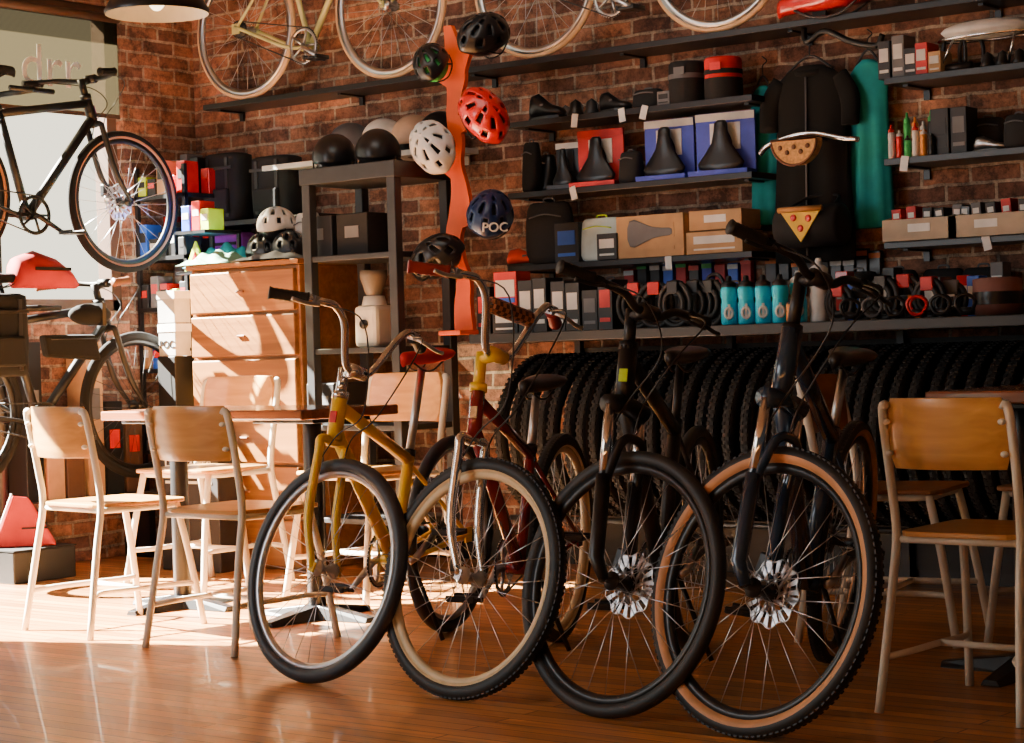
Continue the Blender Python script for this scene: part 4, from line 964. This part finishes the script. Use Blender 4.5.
E=empty('display_bench',(-7.44,6.2,0),'low dark wooden bench along the window wall','bench')
mk('bench_top',G().box((0,0,.30),(.2,.78,.03)),FR,E,None,.003)
for yy in(-.34,.34): mk('bench_leg',G().box((0,yy,.143),(.18,.04,.285)),DBM,E)
for i in range(6):
    yy=5.88+i*.12; hh=random.uniform(.3,.75); cmm=[DBM,CARD,FR,CARD,DBL,FR][i]
    o=topobj('product_box',G().box((0,0,hh/2),(.14,.10,hh)),cmm,'packaged accessory standing on the window bench','package',TR(-7.46,yy,.316,random.uniform(-.05,.05)),'bench goods',.004)
    mk('box_label',G().box((.071,0,hh*.6),(.002,.06,hh*.2)),random.choice([WHT,REDP,GRY]),o)
xh=ux(198,6.22,.47)
o=topobj('helmet_crate',G().box((0,0,.28),(.38,.12,.56)),mat('dark_brown_crate',(.012,.006,.004),.6),'tall dark brown helmet crate with cream lettering','box',TR(xh,6.22,0,0),None,.006)
text('HELMETS',.075,CREAM,o,Matrix.Translation((0,-.063,.47))@FRONT)
mk('crate_band',G().box((0,-.061,.40),(.3,.003,.012)),CREAM,o)
o=topobj('storage_box',G().box((0,0,.07),(.34,.34,.14)),DBM,'low black storage box under the red bag','box',TR(-7.2,uy(20,-7.2,.2),0,0),None,.006); mk('box_lid',G().box((0,0,.143),(.345,.345,.006)),DBL,o)
o=topobj('folded_tent_bag',G().add([(-.13,-.08,0),(.15,-.08,0),(.15,.08,0),(-.13,.08,0),(-.04,0,.23),(.03,0,.22)],[(3,2,1,0),(0,1,5,4),(2,3,4,5),(1,2,5),(3,0,4)],0,False),PINK,'red triangular folded fabric bag on a box','bag',TR(-7.2,uy(22,-7.2,.2),.147,.9),None,.01)
mk('bag_seam',G().tube([(-.13,-.08,.005),(-.04,0,.232)],.004,6),WHT,o); mk('bag_stripe',G().tube([(.0,-.055,.08),(.11,-.055,.08)],.004,6),BLKP,o)
# ---------------- pendant lamp ----------------
def pl(u,v,t):
    r=fw+Rv*((u-512)/F)+Uv*((371.5-v)/F); return CAM+r*t
lp=pl(157,14,6.6)
E=empty('pendant_lamp',lp,'black enamel pendant lamp with cream inside','lamp')
mk('lamp_shade',G().lathe([(.17,0),(.172,.012),(.15,.05),(.10,.10),(.05,.14),(.03,.2),(.001,.2)],36),BLKM,E)
mk('shade_lining',G().lathe([(.169,-.001),(.146,.045),(.096,.095),(.001,.12)],36),CREAM,E)
mk('bulb',G().ell((0,0,.05),(.03,.03,.04),16,10),mat('warm_bulb',(1,.8,.5),.4,emit=6),E)
mk('cord',G().tube([(0,0,.2),(0,0,3.2-lp.z)],.004,6),BLKP,E)
# ---------------- lights ----------------
w=bpy.data.worlds.new('world'); bpy.context.scene.world=w; w.use_nodes=True
n=w.node_tree.nodes; l=w.node_tree.links; bg=n['Background']
tc=n.new('ShaderNodeTexCoord'); sp=n.new('ShaderNodeSeparateXYZ'); l.new(tc.outputs['Generated'],sp.inputs[0])
cr=n.new('ShaderNodeValToRGB')
mrr=n.new('ShaderNodeMapRange'); mrr.inputs['From Min'].default_value=-1; mrr.inputs['From Max'].default_value=1; l.new(sp.outputs['X'],mrr.inputs[0]); l.new(mrr.outputs[0],cr.inputs[0])
cr.color_ramp.elements[0].position=.0; cr.color_ramp.elements[0].color=(1.0,.92,.72,1)
cr.color_ramp.elements[1].position=.42; cr.color_ramp.elements[1].color=(.012,.012,.012,1)
e=cr.color_ramp.elements.new(.25); e.color=(.9,.82,.62,1)
l.new(cr.outputs[0],bg.inputs['Color']); bg.inputs['Strength'].default_value=2.4
sl=bpy.data.lights.new('sun','SUN'); sl.energy=240; sl.angle=.009; sl.color=(1,.94,.80); so=bpy.data.objects.new('sun',sl); COL.objects.link(so)
so.rotation_mode='QUATERNION'; so.rotation_quaternion=V((.8,.28,-.66)).to_track_quat('-Z','Y')
def area(name,loc,target,size,en,col=(1,.95,.88),sy=None):
    a=bpy.data.lights.new(name,'AREA'); a.energy=en; a.size=size; a.color=col
    if sy: a.shape='RECTANGLE'; a.size_y=sy
    o=bpy.data.objects.new(name,a); COL.objects.link(o); o.location=loc
    o.rotation_mode='QUATERNION'; o.rotation_quaternion=(V(target)-V(loc)).to_track_quat('-Z','Y'); return o
area('added_front_fill',(-6.6,.2,1.9),(-4.2,4.6,.7),2.2,75,(.95,.98,1),1.8)  # added soft fill to brighten the front bikes; no window opens here
area('added_upper_fill',(-5.0,5.6,3.1),(-5.6,7.1,2.2),1.2,14,(1,.92,.8))  # added overhead fill for the upper back wall, not an actual fixture
